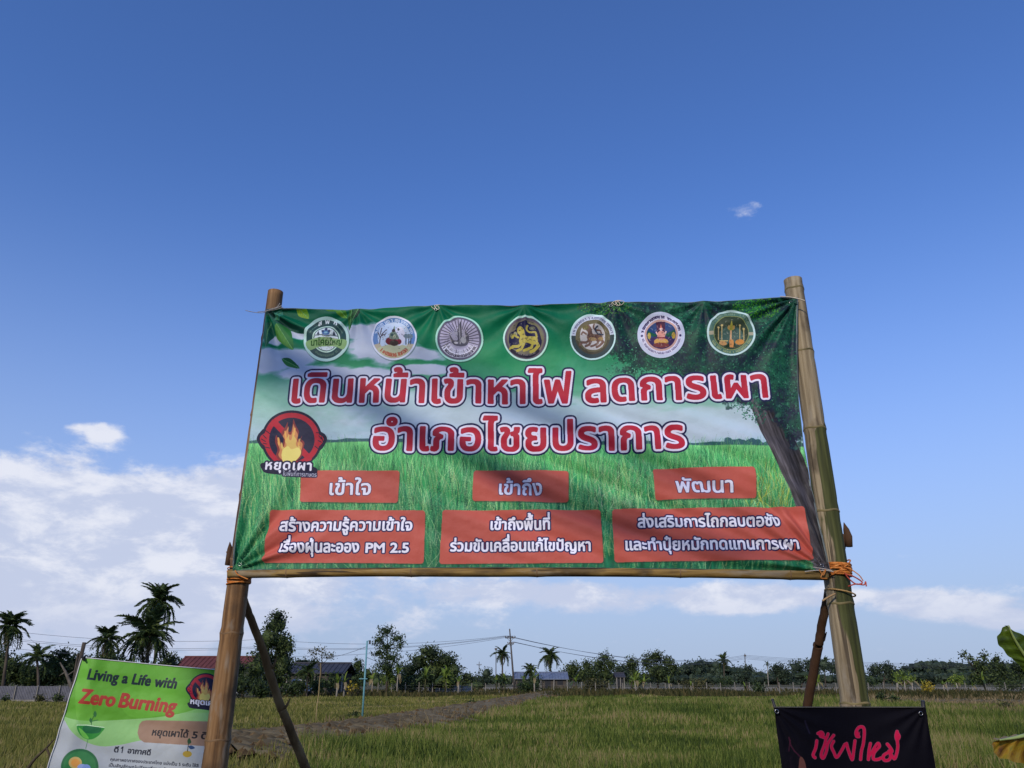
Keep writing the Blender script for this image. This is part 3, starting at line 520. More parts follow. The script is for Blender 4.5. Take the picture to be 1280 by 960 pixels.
def art_green():
    P = Print(1000, 1500, QUAD2, None, (174, 182, 186)); P.upright = .6; X, Y = P.X, P.Y; n = vnoise(X/40, Y/30, 41)
    def gz(*p): return [(40+x/4.923, 800+y/4.923) for x, y in p]
    P.px = mixc(P.px, A3(160, 168, 174), n*.6).astype(np.float32)
    P.poly(gz((100, 60), (195, 480))+cr(gz((195, 480), (250, 560), (320, 620), (420, 654), (540, 645), (650, 622), (800, 600), (1000, 560), (1300, 560)), 6)+gz((1400, 60)), (138, 190, 118))
    top = gz((100, 60))+cr(gz((180, 462), (260, 488), (380, 498), (560, 490), (760, 476), (900, 455), (1000, 428), (1080, 400), (1300, 300)), 6)+gz((1400, 60)); P.poly(top, (94, 160, 50))
    P.spl(gz((260, 60), (330, 60), (360, 250), (370, 490), (285, 488), (270, 260)), (120, 192, 72), .35)
    P.spl(gz((560, 300), (900, 250), (1400, 200), (1300, 420), (900, 450), (600, 470)), (116, 192, 70), .3)
    P.text('Living a Life with', 110, 218.5, 849, 860.5, 10.2, [(4.6, (28, 46, 52))], shear=.22, track=.03)
    P.text('Zero', 100, 141.5, 878.5, 883, 13.8, [(6.2, (162, 56, 46))], shear=.18, track=.02); P.text('Burning', 148, 217.5, 883.5, 891, 13.8, [(6.2, (162, 56, 46))], shear=.18, track=.02)
    firelogo(P, 256.5, 862, .56); P.text('หยุดเผา', 238, 270, 879.5, 882.5, 5.2, [(7, (24, 26, 50)), (2.4, (230, 230, 240))])
    pl = gz((700, 493), (1300, 505), (1300, 670), (1050, 652), (690, 630), (660, 610), (646, 570), (655, 520), (672, 500)); P.poly(pl, (150, 122, 102))
    P.text('หยุดเผาได้', 189.5, 234.5, 919, 922, 6.6, [(2.6, (36, 34, 40))], shear=.12); P.text('5', 240, 246, 922.6, 923, 6.6, [(2.8, (36, 34, 40))], shear=.12); P.text('ดี', 251, 260, 923.4, 924, 6.6, [(2.6, (36, 34, 40))], shear=.12)
    P.text('ดี', 141.5, 146.5, 940, 940.5, 5.2, [(2.4, (44, 48, 60))], shear=.12); P.line([(151.6, 940.8), (153, 933.6), (151, 935.4)], 1.4, (44, 48, 60)); P.text('อากาศดี', 158.5, 187.5, 941.4, 944, 5.2, [(2.4, (44, 48, 60))], shear=.12)
    L1 = [(1.4, (52, 56, 68))]; P.text('คุณภาพอากาศของประเทศไทย แบ่งเป็น 5 ระดับ ใช้สี', 137, 248, 951, 959, 3, L1); P.text('เป็นสัญลักษณ์เปรียบเทียบระดับคุณภาพอากาศ', 135.5, 246, 958.4, 966.5, 3, L1)
    # bowl with seedling, hanging globe, seedling on the pill
    P.spl(gz((288, 528), (298, 575), (325, 605), (362, 612), (400, 596), (430, 565), (441, 538), (360, 524)), (50, 140, 56)); P.spl(gz((325, 530), (420, 540), (408, 572), (330, 570)), (30, 104, 60)); P.line(gz((286, 524), (340, 524), (442, 538)), 1, (200, 230, 190)); P.spl(gz((296, 540), (330, 570), (350, 606), (316, 596)), (110, 190, 80))
    P.line(gz((366, 522), (370, 490), (388, 452)), .8, (36, 84, 50)); P.spl(gz((388, 436), (398, 455), (388, 476), (378, 458)), (50, 110, 60)); P.spl(gz((362, 478), (370, 495), (366, 512), (354, 496)), (50, 110, 60)); P.line(gz((370, 500), (404, 492)), 1, (50, 110, 60)); P.line(gz((345, 612), (330, 668)), .8, (90, 130, 100))
    P.ell(100.4, 959, 22.4, 23, (44, 108, 66)); P.ell(100.4, 959, 19.4, 20, (56, 128, 74)); P.ell(95, 953.5, 7.6, 7.6, (206, 180, 110)); P.ell(95, 953.5, 5, 5, (226, 160, 80)); P.ell(103, 959, 6, 4, (150, 170, 220)); P.ell(108, 960, 5, 4.6, (130, 156, 214)); P.ell(100, 978, 12, 5, (90, 170, 90))
    P.ell(234.6, 942.5, 5.6, 4, (176, 150, 60)); P.line([(235, 939), (236, 930)], 1, (60, 60, 50)); P.spl([(236, 930), (234.6, 926), (237, 922.6), (239.4, 928)], (30, 70, 40)); P.spl([(236, 933), (240, 932), (244, 935), (239, 936.5)], (40, 70, 110))
    return P
def art_black():
    P = Print(1000, 1250, QUAD3, None, (7, 6, 16)); X, Y = P.X, P.Y
    def z(*p): return [(960+x/5.818, 870+y/5.818) for x, y in p]
    n = vnoise(X/9, Y/18, 51); m = np.clip(1-np.hypot((X-988)/16, (Y-948)/34), 0, 1)*np.clip((n-.4)*3, 0, 1); P.px = mixc(P.px, A3(58, 34, 50), m*.8).astype(np.float32)
    P.spl(z((232, 440), (262, 470), (272, 540), (220, 560), (222, 500)), (104, 66, 58), .9); P.line(z((150, 300), (165, 360), (190, 400), (230, 440)), 1.6, (64, 24, 44), .8); P.line(z((160, 320), (150, 400)), 1.2, (70, 24, 44), .7); P.line(z((265, 180), (300, 270)), 2, (26, 24, 44), .9)
    st = [[(352, 325), (344, 380), (326, 428), (340, 448)], [(362, 272), (385, 262), (400, 280), (380, 290), (404, 300), (424, 306), (436, 276)], [(424, 300), (412, 350), (392, 400), (386, 436), (402, 450), (424, 400), (436, 345), (478, 286)], [(478, 330), (462, 366), (480, 410), (500, 446), (530, 410), (562, 352)],
          [(574, 346), (586, 390), (604, 440)], [(636, 326), (628, 390), (618, 462), (604, 440)], [(664, 296), (648, 292), (644, 262), (664, 230), (692, 226), (704, 256), (698, 340), (684, 400), (678, 462)], [(748, 346), (738, 400), (734, 462)], [(738, 440), (764, 400), (800, 346), (812, 366), (790, 392), (772, 420), (770, 458), (800, 462), (822, 452)],
          [(868, 350), (888, 376), (900, 404), (868, 414), (840, 436), (846, 466), (876, 466), (892, 440), (880, 400)], [(892, 420), (918, 456), (934, 420), (942, 370), (938, 330)], [(938, 258), (930, 290), (936, 320), (950, 296), (940, 270)]]
    for w, col in ((4.5, (110, 66, 86)), (3.5, (178, 22, 66))):
        for q in st: P.line(cr(z(*q), 5), w, col)
        P.ell(*z((656, 276))[0], 3.2 if w > 3.5 else 2.4, 3, col); P.ell(*z((376, 274))[0], 3.4 if w > 3.5 else 2.6, 2.6, col); P.ell(*z((790, 380))[0], 3, 3.4, col)
    P.line(z((664, 266), (676, 256), (672, 280)), .7, (80, 20, 50)); P.line(z((790, 376), (800, 362)), .8, (60, 16, 44)); P.line(z((866, 440), (878, 430)), .8, (60, 16, 44))
    return P
QUAD2 = [(103, 822), (290, 839), (252, 1110), (18, 1100)]
QUAD3 = [(967, 884), (1156, 884), (1196, 1120), (998, 1120)]
# ------------------------------------------------------------------ ground and fields
def gpoly(pts, z): return [tuple(G(px, py)[:2])+(z,) for px, py in pts]
gm = noisy('ground_weeds', [srgb(66, 62, 44), srgb(84, 80, 54), srgb(100, 92, 66)], .35, .95, .1, (1, 1, 1), .4, 6, 9, 'World')
build('ground', [(-3000, -300, 0), (3000, -300, 0), (3000, 5000, 0), (-3000, 5000, 0)], [(0, 1, 2, 3)], gm)['kind'] = 'structure'
fl = noisy('field_stubble', [srgb(66, 62, 32), srgb(92, 86, 48), srgb(116, 104, 66)], .5, .95, .1, (1, 1, 1), .4, 8, 9, 'World')
fr = noisy('field_green', [srgb(56, 58, 28), srgb(78, 78, 38), srgb(108, 96, 60)], .45, .95, .1, (1, 1, 1), .4, 8, 9, 'World')
def field(name, pts, z, m):
    o = build(name, gpoly(pts, z), [tuple(range(len(pts)))], m); o['kind'] = 'structure'; return o
if G(0, 960).y < 30:
    o = field('left_rice_field', [(-500, 1010), (-500, 878), (130, 877), (330, 871), (600, 868.5), (690, 868), (640, 885), (500, 912), (330, 950), (240, 1010)], .004, fl)
    o = field('right_rice_field', [(330, 1010), (400, 945), (520, 915), (640, 890), (690, 871), (1000, 870), (1090, 879), (1280, 884), (1900, 900), (1900, 1010)], .008, fr)
dm = noisy('dirt', [srgb(78, 66, 48), srgb(108, 96, 72), srgb(132, 120, 94)], .9, 1, .05, (1, 1, 1), .7, 5, 10, 'World')
# raised earth bund between the fields
cl = [G(225, 952), G(290, 936), G(385, 925), G(470, 913), G(540, 899.5), G(600, 887), G(645, 877), G(672, 871), G(688, 867.5)]
cp = cr([tuple(p[:2]) for p in cl], 26); V = []; F = []; NW = 26
hn = rng.random((len(cp)+4, NW+3))
for i, (x, y) in enumerate(cp):
    a = np.array(cp[max(i-1, 0)]); b = np.array(cp[min(i+1, len(cp)-1)]); t = (b-a)/np.linalg.norm(b-a); nx = np.array([t[1], -t[0]]); w = 2.35+.25*math.sin(i*.9)+.2*math.sin(i*2.3)
    for j in range(NW+1):
        s = j/NW*2-1; h = .26*max(0, 1-abs(s)**2.4)+(.13*hn[i, j]+.05*math.sin(i*1.7+j*.8))*(1-abs(s)**3) ; V.append((x+nx[0]*w*s, y+nx[1]*w*s, .012+h-(.03 if j in (0, NW) else 0)))
for i in range(len(cp)-1):
    for j in range(NW): q = i*(NW+1)+j; F.append((q, q+1, q+NW+2, q+NW+1))
build('earth_bund', V, F, dm, None, True)['kind'] = 'structure'
for nm, pts, z in (('dirt_track', [(1075, 879), (1120, 874), (1900, 884), (1900, 893), (1280, 885), (1150, 882)], .016), ('roadside_verge', [(330, 870), (330, 866.5), (700, 865.5), (1300, 868), (1900, 872), (1900, 877), (1280, 873.5), (1000, 870.5), (700, 871)], .012),
                   ('far_road', [(520, 864.2), (520, 858.8), (1900, 859.6), (1900, 864.4)], .02)):
    o = build(nm, gpoly(pts, z), [tuple(range(len(pts)))], dm if nm == 'dirt_track' else (noisy('verge', [srgb(40, 40, 26), srgb(58, 54, 34), srgb(72, 62, 44)], .4, 1, .05, coord='World') if nm == 'roadside_verge' else noisy('road_grey', [srgb(120, 110, 90), srgb(144, 134, 112)], .2, .95, .1, coord='World'))); o['kind'] = 'structure'

# grass: blades as real geometry
def grass(name, n, poly_px, yr, h, mat, sd, wmul=1.0, label=None, pw=1.0, tilt=.3, hvar=.5):
    r = np.random.default_rng(sd); P = np.array([G(*p)[:2] for p in poly_px]); out = []
    Y = yr[0]*(yr[1]/yr[0])**(r.random(n*3)**pw); X = r.uniform(-.86, .86, n*3)*Y
    ins = np.zeros(len(X), bool); j = len(P)-1
    for i in range(len(P)):
        c = ((P[i, 1] > Y) != (P[j, 1] > Y)) & (X < (P[j, 0]-P[i, 0])*(Y-P[i, 1])/(P[j, 1]-P[i, 1]+1e-9)+P[i, 0]); ins ^= c; j = i
    X = X[ins][:n]; Y = Y[ins][:n]; m = len(X); cn = vnoise(X*.35+50, Y*.35+50, sd, 3)
    big = vnoise(X*.11+9, Y*.07+5, sd+50, 3); hh = h*(1-hvar+hvar*2*cn)*(.35+1.3*np.clip((big-.3)/.4, 0, 1))*r.uniform(.5, 1.35, m); w = .011*wmul*np.maximum(1, Y/22)*r.uniform(.7, 1.4, m); an = r.uniform(0, 2*np.pi, m); ln = r.normal(0, tilt, m)*hh; la = r.uniform(0, 2*np.pi, m)
    fx = np.cos(an)*w; fy = np.sin(an)*w*.4; dx = np.cos(la)*ln; dy = np.sin(la)*ln
    b0 = np.stack([X-fx, Y-fy, np.zeros(m)], 1); b1 = np.stack([X+fx, Y+fy, np.zeros(m)], 1); m0 = np.stack([X-fx*.8+dx*.35, Y-fy*.8+dy*.35, hh*.6], 1); m1 = np.stack([X+fx*.8+dx*.35, Y+fy*.8+dy*.35, hh*.6], 1); tp = np.stack([X+dx, Y+dy, hh], 1)
    V = np.stack([b0, b1, m1, m0, tp], 1).reshape(-1, 3).astype(np.float32)
    me = bpy.data.meshes.new(name); me.vertices.add(len(V)); me.vertices.foreach_set('co', V.ravel()); base = np.arange(m)*5
    loops = np.stack([base, base+1, base+2, base+3, base+3, base+2, base+4], 1).ravel(); me.loops.add(m*7); me.loops.foreach_set('vertex_index', loops.astype(np.int32))
    me.polygons.add(m*2); st = np.stack([np.arange(m)*7, np.arange(m)*7+4], 1).ravel(); me.polygons.foreach_set('loop_start', st.astype(np.int32)); me.update(calc_edges=True); me.validate()
    me.materials.append(mat); o = bpy.data.objects.new(name, me); COL.objects.link(o); tag(o, label, 'grass', None, 'stuff'); return o
gA = noisy('grass_green', [srgb(50, 66, 22), srgb(80, 96, 34), srgb(110, 120, 52), srgb(142, 126, 86)], .16, .7, .2, (1, 1, 1), coord='World', island=.26, pos=[.34, .47, .56, .66], trans=.25)
gB = noisy('grass_yellow', [srgb(66, 74, 30), srgb(94, 98, 42), srgb(118, 116, 56), srgb(144, 128, 88)], .18, .7, .2, (1, 1, 1), coord='World', island=.35, pos=[.3, .46, .6, .74], trans=.25)
gC = noisy('dry_grass', [srgb(70, 62, 44), srgb(104, 94, 66), srgb(126, 110, 84)], .4, .8, .1, (1, 1, 1), coord='World', island=.4)
gD = noisy('weeds', [srgb(36, 40, 22), srgb(54, 56, 30), srgb(80, 72, 44)], .4, .8, .1, (1, 1, 1), coord='World', island=.4)
FR = [(360, 1060), (370, 948), (515, 916), (632, 892), (690, 871), (1000, 871.5), (1090, 880), (1280, 886), (2400, 900), (2400, 1060)]
FL = [(-900, 1060), (-900, 879), (130, 878), (330, 872.5), (600, 870), (665, 870), (610, 882), (480, 906), (300, 927), (230, 948), (60, 1060)]
grass('rice_regrowth', 150000, FR, (14, 105), .30, gA, 5, 1.1, 'tall green rice regrowth filling the field right of the earth bund', .9)
grass('rice_stubble', 90000, FL, (14, 100), .19, gB, 6, 1.1, 'short yellowish green rice stubble left of the earth bund', .9)
grass('roadside_grass', 26000, [(1080, 900), (1080, 869), (1900, 872), (1900, 940), (1240, 915)], (24, 100), .22, gC, 7, 1.2, 'dry pinkish brown grass along the dirt track on the right')
grass('verge_weeds', 16000, [(330, 871.5), (330, 864), (700, 863), (1900, 866), (1900, 878), (1280, 874.5), (1000, 871), (700, 872)], (70, 140), .38, gD, 8, 1.6, 'dark low weeds growing along the foot of the concrete post fence', 1, .5)
grass('bund_weeds', 12000, [(200, 972), (300, 915), (400, 906), (480, 900), (600, 880), (690, 867), (690, 872), (640, 890), (520, 917), (420, 945)], (15, 100), .34, gC, 9, 1.1, 'sparse dry weeds sprouting on the brown earth bund', 1, .7, .6)
grass('bund_grass', 26000, [(180, 985), (285, 915), (400, 902), (500, 893), (600, 879), (690, 867), (700, 872), (645, 893), (530, 920), (420, 950), (330, 985)], (14, 100), .17, gB, 12, 1.0, 'short yellowing grass creeping over the earth bund', .9, .5, .6)
grass('roadside_turf', 45000, [(-900, 958), (2200, 958), (3600, 2600), (-2300, 2600)], (1.9, 18), .16, gB, 14, .7, 'short grass on the near ground around the feet of the sign posts', 1, .4, .6)
# clods along the bund
mb = MB(); rr = random.Random(4)
for i in range(3000):
    k = rr.randrange(len(cp)-1); x, y = cp[k]; s = rr.uniform(-2.3, 2.3); q = rr.uniform(.03, .12)*(1+.8*(rr.random() < .12)); x += s*.93; y += s*-.35+rr.uniform(-.5, .5); z = .24*max(0, 1-abs(s/2.4)**2.4)
    pts = [Vector((rr.uniform(-1, 1), rr.uniform(-1, 1), rr.uniform(-.3, 1)))*q for _ in range(6)]; c0 = Vector((x, y, z+.05))
    v = [c0+Vector(d)*q*rr.uniform(.7, 1.3) for d in ((1, 0, 0), (0, 1, 0), (-1, 0, 0), (0, -1, 0), (0, 0, .8), (0, 0, -.8))]; mb.add(v, [(0, 1, 4), (1, 2, 4), (2, 3, 4), (3, 0, 4), (1, 0, 5), (2, 1, 5), (3, 2, 5), (0, 3, 5)])
o = mb.build('soil_clods', noisy('clod', [srgb(60, 46, 30), srgb(118, 98, 68)], 2, 1, .05, coord='World')); tag(o, 'loose brown soil clods scattered over the earth bund', 'soil', None, 'stuff')

# ------------------------------------------------------------------ vegetation builders
bark = noisy('bark', [srgb(52, 46, 40), srgb(92, 84, 74)], 3, .9, .1, (1, 1, .2), .5, 8)
palebark = noisy('pale_bark', [srgb(120, 112, 100), srgb(168, 162, 150)], 3, .9, .1, (1, 1, .3), .3)
def leafmat(name, a, b, c, tr=.25): return noisy(name, [a, b, c], .8, .6, .25, coord='World', island=.5, trans=tr, pos=[.3, .5, .72])
LM = {'dark': leafmat('foliage_dark', srgb(30, 42, 26), srgb(52, 66, 36), srgb(86, 100, 52)), 'mid': leafmat('foliage_mid', srgb(34, 48, 28), srgb(52, 68, 38), srgb(76, 92, 50)),
      'olive': leafmat('foliage_olive', srgb(44, 48, 28), srgb(70, 72, 40), srgb(98, 94, 56)), 'far': leafmat('foliage_far_haze', srgb(38, 50, 40), srgb(52, 66, 50), srgb(70, 84, 62)),  # far greens greyed: slight air haze put into the leaf colour
      'lime': leafmat('foliage_lime', srgb(70, 90, 34), srgb(98, 118, 44), srgb(130, 146, 62)), 'palm': leafmat('palm_leaf', srgb(36, 50, 28), srgb(56, 74, 38), srgb(92, 106, 56)),
      'yellow': leafmat('foliage_yellow', srgb(120, 110, 30), srgb(160, 140, 40), srgb(186, 166, 60)), 'straw': leafmat('leaf_straw', srgb(96, 84, 56), srgb(130, 116, 80), srgb(150, 136, 100))}
def leaf_cloud(lobes, n, size, sd, flat=.85):
    """lobes: (x,y,z,rx,ry,rz); many small leaf quads grouped in clumps through the lobes' volume"""
    r = np.random.default_rng(sd); L_ = np.array(lobes, float); vol = L_[:, 3]*L_[:, 5]; k = r.choice(len(L_), n//9+1, p=vol/vol.sum())
    d = r.normal(size=(len(k), 3)); d /= np.linalg.norm(d, axis=1)[:, None]; rad = r.random(len(k))**.42
    c = L_[k, :3]+d*rad[:, None]*L_[k, 3:6]; c = np.repeat(c, 9, 0)[:n]; c += r.normal(size=c.shape)*size*1.5
    a = r.normal(size=(len(c), 3)); a /= np.linalg.norm(a, axis=1)[:, None]; b = np.cross(a, r.normal(size=a.shape)); b /= np.linalg.norm(b, axis=1)[:, None]; s = size*r.uniform(.5, 1.3, len(c))[:, None]
    V = np.stack([c-a*s, c+b*s*.45, c+a*s, c-b*s*.45], 1).reshape(-1, 3); F = np.arange(len(c)*4).reshape(-1, 4); return V, F
def add_core(V, F, lobes, k, sd):
    """the dense inner mass of a crown: a ragged lump inside each lobe"""
    r = random.Random(sd+99); V = list(map(tuple, V)); F = [tuple(int(i) for i in f) for f in F]
    for (x, y, z, rx, ry, rz) in lobes:
        n0 = len(V); NA, NB = 9, 6
        for j in range(NB+1):
            ph = math.pi*j/NB
            for i in range(NA):
                a = 2*math.pi*i/NA; q = k*r.uniform(.72, 1.18); V.append((x+rx*q*math.sin(ph)*math.cos(a), y+ry*q*math.sin(ph)*math.sin(a), z+rz*q*math.cos(ph)))
        for j in range(NB):
            for i in range(NA): F.append((n0+j*NA+i, n0+(j+1)*NA+i, n0+(j+1)*NA+(i+1) % NA, n0+j*NA+(i+1) % NA))
    return V, F
def tree(name, label, Y, lobes, base, size, n, mat, sd, tw=.14, trunkm=None, group=None, cat='tree', limbs=5, zb=0.0, core=.62):
    """lobes in layout px (cx, cy, rx, ry) at distance Y; base = px x of the trunk foot"""
    k = Y*.9332/FOC; W = []
    r = random.Random(sd)
    for (cx, cy, rx, ry) in lobes:
        p = at(cx, cy, Y); W.append((p.x, Y+r.uniform(-.4, .4)*rx*k, p.z, rx*k, max(rx, ry)*k*.9, ry*k))
    bx = at(base, 850, Y).x; root = empty(name, (bx, Y, zb)); tag(root, label, cat, group)
    top = max(W, key=lambda w: w[2]+w[5]); low = min(w[2]-w[5] for w in W); tz = top[2]
    t = MB(); N_ = 7; pts = [(bx+(top[0]-bx)*(i/N_)**1.6+r.uniform(-.06, .06)*tw*5*(i > 0), Y+(top[1]-Y)*(i/N_), zb+(tz-zb)*i/N_) for i in range(N_+1)]
    t.tube(pts, [tw*(1.25 if i == 0 else 1)*(1-.8*i/N_) for i in range(N_+1)], 7); o = t.build('trunk', trunkm or bark, root, True)
    for w in W[:limbs]:
        q = min(max((w[2]-w[5]*.9-zb)/(tz-zb+1e-6), .25), .85); s = pts[int(q*N_)]; m = MB(); e = Vector(w[:3]); s = Vector(s); m.tube([s, s.lerp(e, .5)+Vector((0, 0, -.1*(e-s).length)), e], [tw*.5, tw*.32, tw*.1], 5); m.build('limb', trunkm or bark, root, True)
    V, F = leaf_cloud(W, n, size, sd)
    if core: V, F = add_core(V, F, W, core, sd)
    build('crown', V, F, LM[mat], root); return root
# palm frond (unit length 1 along +X, drooping)
def frond_mesh(sd, droop, n=21, lw=.05):
    r = random.Random(sd); m = MB(); pts = []
    for i in range(9):
        t = i/8; pts.append(Vector((t*(1-.18*droop*t), 0, .16*math.sin(t*2.2)-droop*t*t*.62)))
    m.tube(pts, [.016*(1-.7*i/8) for i in range(9)], 4)
    def P(t):
        f = min(t*8, 7.999); i = int(f); return pts[i].lerp(pts[i+1], f-i)
    for i in range(n):
        t = .12+.88*i/(n-1)
        for s in (-1, 1):
            ln = .34*math.sin(min(1, t*1.15+.12)*math.pi*.86)**.6*r.uniform(.8, 1.15); b = P(t); u = Vector((.55, s*.75, -.32-.5*r.random()*droop)).normalized(); e = b+u*ln; w = Vector((lw, 0, 0)); mid = b.lerp(e, .5)+Vector((0, 0, .03))
            m.add([b-w*.5, b+w*.5, mid+w*.7, e, mid-w*.5], [(0, 1, 2, 3, 4)])
    me = bpy.data.meshes.new('frond'); me.from_pydata(m.v, [], m.f); me.materials.append(LM['palm']); return me
FRM = [frond_mesh(1, .6), frond_mesh(2, 1.05), frond_mesh(3, 1.4)]; DEADF = frond_mesh(4, .9, 12, .04); DEADF.materials[0] = LM['straw']
def palm(label, px, crown_y, Y, rpx, sd, base=None, nf=20, tw=.16, lean=0, mat=None, cat='palm tree'):
    k = Y*.9332/FOC; r = random.Random(sd); top = at(px, crown_y, Y); bx = at(base if base is not None else px, 850, Y).x; root = empty('palm_tree', (bx, Y, 0)); tag(root, label, cat)
    m = MB(); pts = [(bx+(top.x-bx)*(i/8)**1.4, Y, top.z*i/8) for i in range(9)]; m.tube(pts, [tw*(1.5 if i == 0 else 1.05-.35*i/8) for i in range(9)], 8); m.build('trunk', palebark if mat == 'pale' else bark, root, True)
    nf = int(nf*1.3)
    for i in range(nf):
        t = i/nf; el = R(80-122*t+r.uniform(-16, 16)); az = i*2.39996+r.uniform(-.2, .2); o = bpy.data.objects.new('frond', FRM[min(2, int(t*3))]); COL.objects.link(o); o.parent = root
        o.location = Vector((top.x, Y, top.z))-Vector(root.location); s = rpx*k*1.14*r.uniform(.7, 1.15)*(.8 if t < .15 else 1); o.scale = (s, s, s); o.rotation_euler = (r.uniform(-.3, .3), -el, az)
    for i in range(5 if nf > 18 else 0):
        o = bpy.data.objects.new('dead_frond', DEADF); COL.objects.link(o); o.parent = root; o.location = Vector((top.x, Y, top.z-.1))-Vector(root.location); s = rpx*k*.8*r.uniform(.7, 1.1); o.scale = (s, s, s); o.rotation_euler = (r.uniform(-.3, .3), R(r.uniform(48, 72)), i*1.3+r.uniform(-.5, .5))
    if nf > 15:
        m = MB()
        for i in range(7): a = i*.9; m.tube([(top.x+math.cos(a)*tw*1.4, Y+math.sin(a)*tw*1.4, top.z-.25-tw*.4), (top.x+math.cos(a)*tw*1.4, Y+math.sin(a)*tw*1.4, top.z-.02)], [.11, .09], 6)
        m.build('coconut_bunch', bark, root)
    return root
def blade_mesh(name, L_, W_, droop, sd, mat, nseg=8, torn=True):
    r = random.Random(sd); m = MB(); rows = []
    for i in range(nseg+1):
        t = i/nseg; w = W_*math.sin(min(1, t*.93+.07)*math.pi)**.55*.5*(r.uniform(.75, 1.05) if torn else 1); x = L_*t*(1-.25*droop*t); z = L_*(.35*t-droop*t*t*.75); rows += [(x, -w, z+.22*w), (x, 0, z), (x, w, z+.22*w)]
    f = []
    for i in range(nseg):
        for j in (0, 1): q = i*3+j; f.append((q, q+1, q+4, q+3))
    me = bpy.data.meshes.new(name); me.from_pydata(rows, [], f); me.materials.append(mat); me.shade_smooth(); return me
BL = [blade_mesh('leaf', 1, .3, .3, 1, LM['lime']), blade_mesh('leaf', 1, .26, .7, 2, LM['lime']), blade_mesh('leaf', 1, .3, 1.1, 3, LM['mid']), blade_mesh('leaf', 1, .3, 1.3, 4, LM['straw'])]
def young(label, px, top_y, Y, wpx, sd, group='young trees planted along the fence', pale=True, kinds=(0, 1, 1, 2), stemfrac=.55, nl=7, base_y=None):
    k = Y*.9332/FOC; r = random.Random(sd); top = at(px, top_y, Y).z; x = at(px, 850, Y).x; root = empty('banana_plant', (x, Y, 0)); tag(root, label, 'banana plant', group); sh = top*stemfrac
    m = MB(); m.tube([(x, Y, 0), (x+r.uniform(-.04, .04), Y, sh*.5), (x+r.uniform(-.08, .08), Y, sh)], [.10, .085, .05], 6); m.build('stem', palebark if pale else LM['olive'], root, True)
    for i in range(nl):
        kk = kinds[i % len(kinds)]; o = bpy.data.objects.new('leaf', BL[kk]); COL.objects.link(o); o.parent = root; o.location = (0, 0, sh*r.uniform(.9, 1)); s = max(wpx*k*1.0, (top-sh)*1.1)*r.uniform(.75, 1.1); o.scale = (s, s*.9, s)
        o.rotation_euler = (r.uniform(-.3, .3), -R(r.choice([72, 60, 45, 25, 80]) if kk < 2 else 15), i*2.4+r.uniform(-.4, .4))
    return root
def bush(label, px, cy, Y, rx, ry, sd, mat='mid', n=260, name='bush', cat='bush', group=None, size=.16):
    k = Y*.9332/FOC; p = at(px, cy, Y); root = empty(name, (p.x, Y, 0)); tag(root, label, cat, group); V, F = leaf_cloud([(p.x, Y, max(p.z, ry*k*.8), rx*k, rx*k*.8, ry*k)], n, size, sd); V[:, 2] = np.maximum(V[:, 2], .02)
    build('foliage', V, F, LM[mat], root); m = MB()
    for a in range(4): m.tube([(p.x, Y, 0), (p.x+math.cos(a*1.6)*rx*k*.5, Y+math.sin(a*1.6)*.3, max(p.z, .2))], [.03, .01], 4)
    m.build('stems', bark, root); return root
# ------------------------------------------------------------------ tree line, left to right
palm('ragged coconut palm at the far left edge of the picture', 12, 783, 78, 25, 1, 6, 22, .16)
palm('low dark palm before the trees behind the grey panel fence', 46, 822, 76, 20, 2, 52, 14, .14)
palm('middling coconut palm between the leaning bare trunk and the twin tall palms', 134, 800, 84, 21, 3, 134, 18)
palm('tallest coconut palm rising over the green standing banner', 198, 752, 96, 28, 4, 192, 24, .18)
palm('broad low coconut palm with spreading fronds just behind the green banner top', 186, 795, 88, 38, 5, 184, 24, .18)
tree('broadleaf_tree', 'dark bushy tree at the left edge behind the grey panel fence', 82, [(12, 838, 22, 20), (0, 826, 12, 14), (30, 846, 16, 14)], 14, .17, 3200, 'dark', 11)
tree('broadleaf_tree', 'dark round tree with fence plants in front, left of the leaning trunk', 84, [(70, 836, 22, 20), (88, 832, 14, 16), (56, 846, 18, 14), (80, 818, 10, 7)], 68, .17, 3600, 'dark', 12)
tree('broadleaf_tree', 'dark tree filling the gap behind the top left corner of the green banner', 92, [(112, 838, 16, 22), (134, 830, 18, 22), (152, 842, 16, 16)], 130, .18, 3200, 'dark', 13)
tree('broadleaf_tree', 'dark tree left of the red roof behind the green banner', 96, [(175, 842, 22, 18), (206, 838, 14, 22), (214, 830, 8, 12)], 188, .18, 2800, 'dark', 14)
tree('broadleaf_tree', 'tall dense dark tree seen between the left post and its brace', 92, [(345, 782, 15, 16), (338, 800, 16, 18), (352, 806, 14, 16), (330, 826, 18, 20), (352, 830, 15, 22), (362, 808, 6, 9), (340, 848, 20, 14), (348, 769, 8, 7)], 342, .17, 6500, 'dark', 15, .22)
tree('broadleaf_tree', 'dark hedge tree under the red roof right of the left post', 88, [(312, 846, 14, 16), (298, 840, 12, 16), (322, 836, 10, 10), (284, 852, 12, 12), (325, 856, 10, 10)], 306, .15, 2600, 'dark', 16)
tree('sparse_tree', 'thin sparsely leaved tree in front of the grey roofed house', 96, [(390, 816, 6, 5), (402, 814, 8, 6), (412, 820, 7, 5), (398, 826, 8, 5)], 402, .13, 420, 'olive', 17, .09, limbs=4, core=0)
tree('broadleaf_tree', 'dark low tree hidden behind the ridge of the grey roofed house', 112, [(378, 828, 12, 5), (392, 830, 10, 5)], 382, .16, 700, 'dark', 18)
palm('small bright green palm beside the white vehicle', 385, 840, 86, 15, 6, 385, 14, .1)
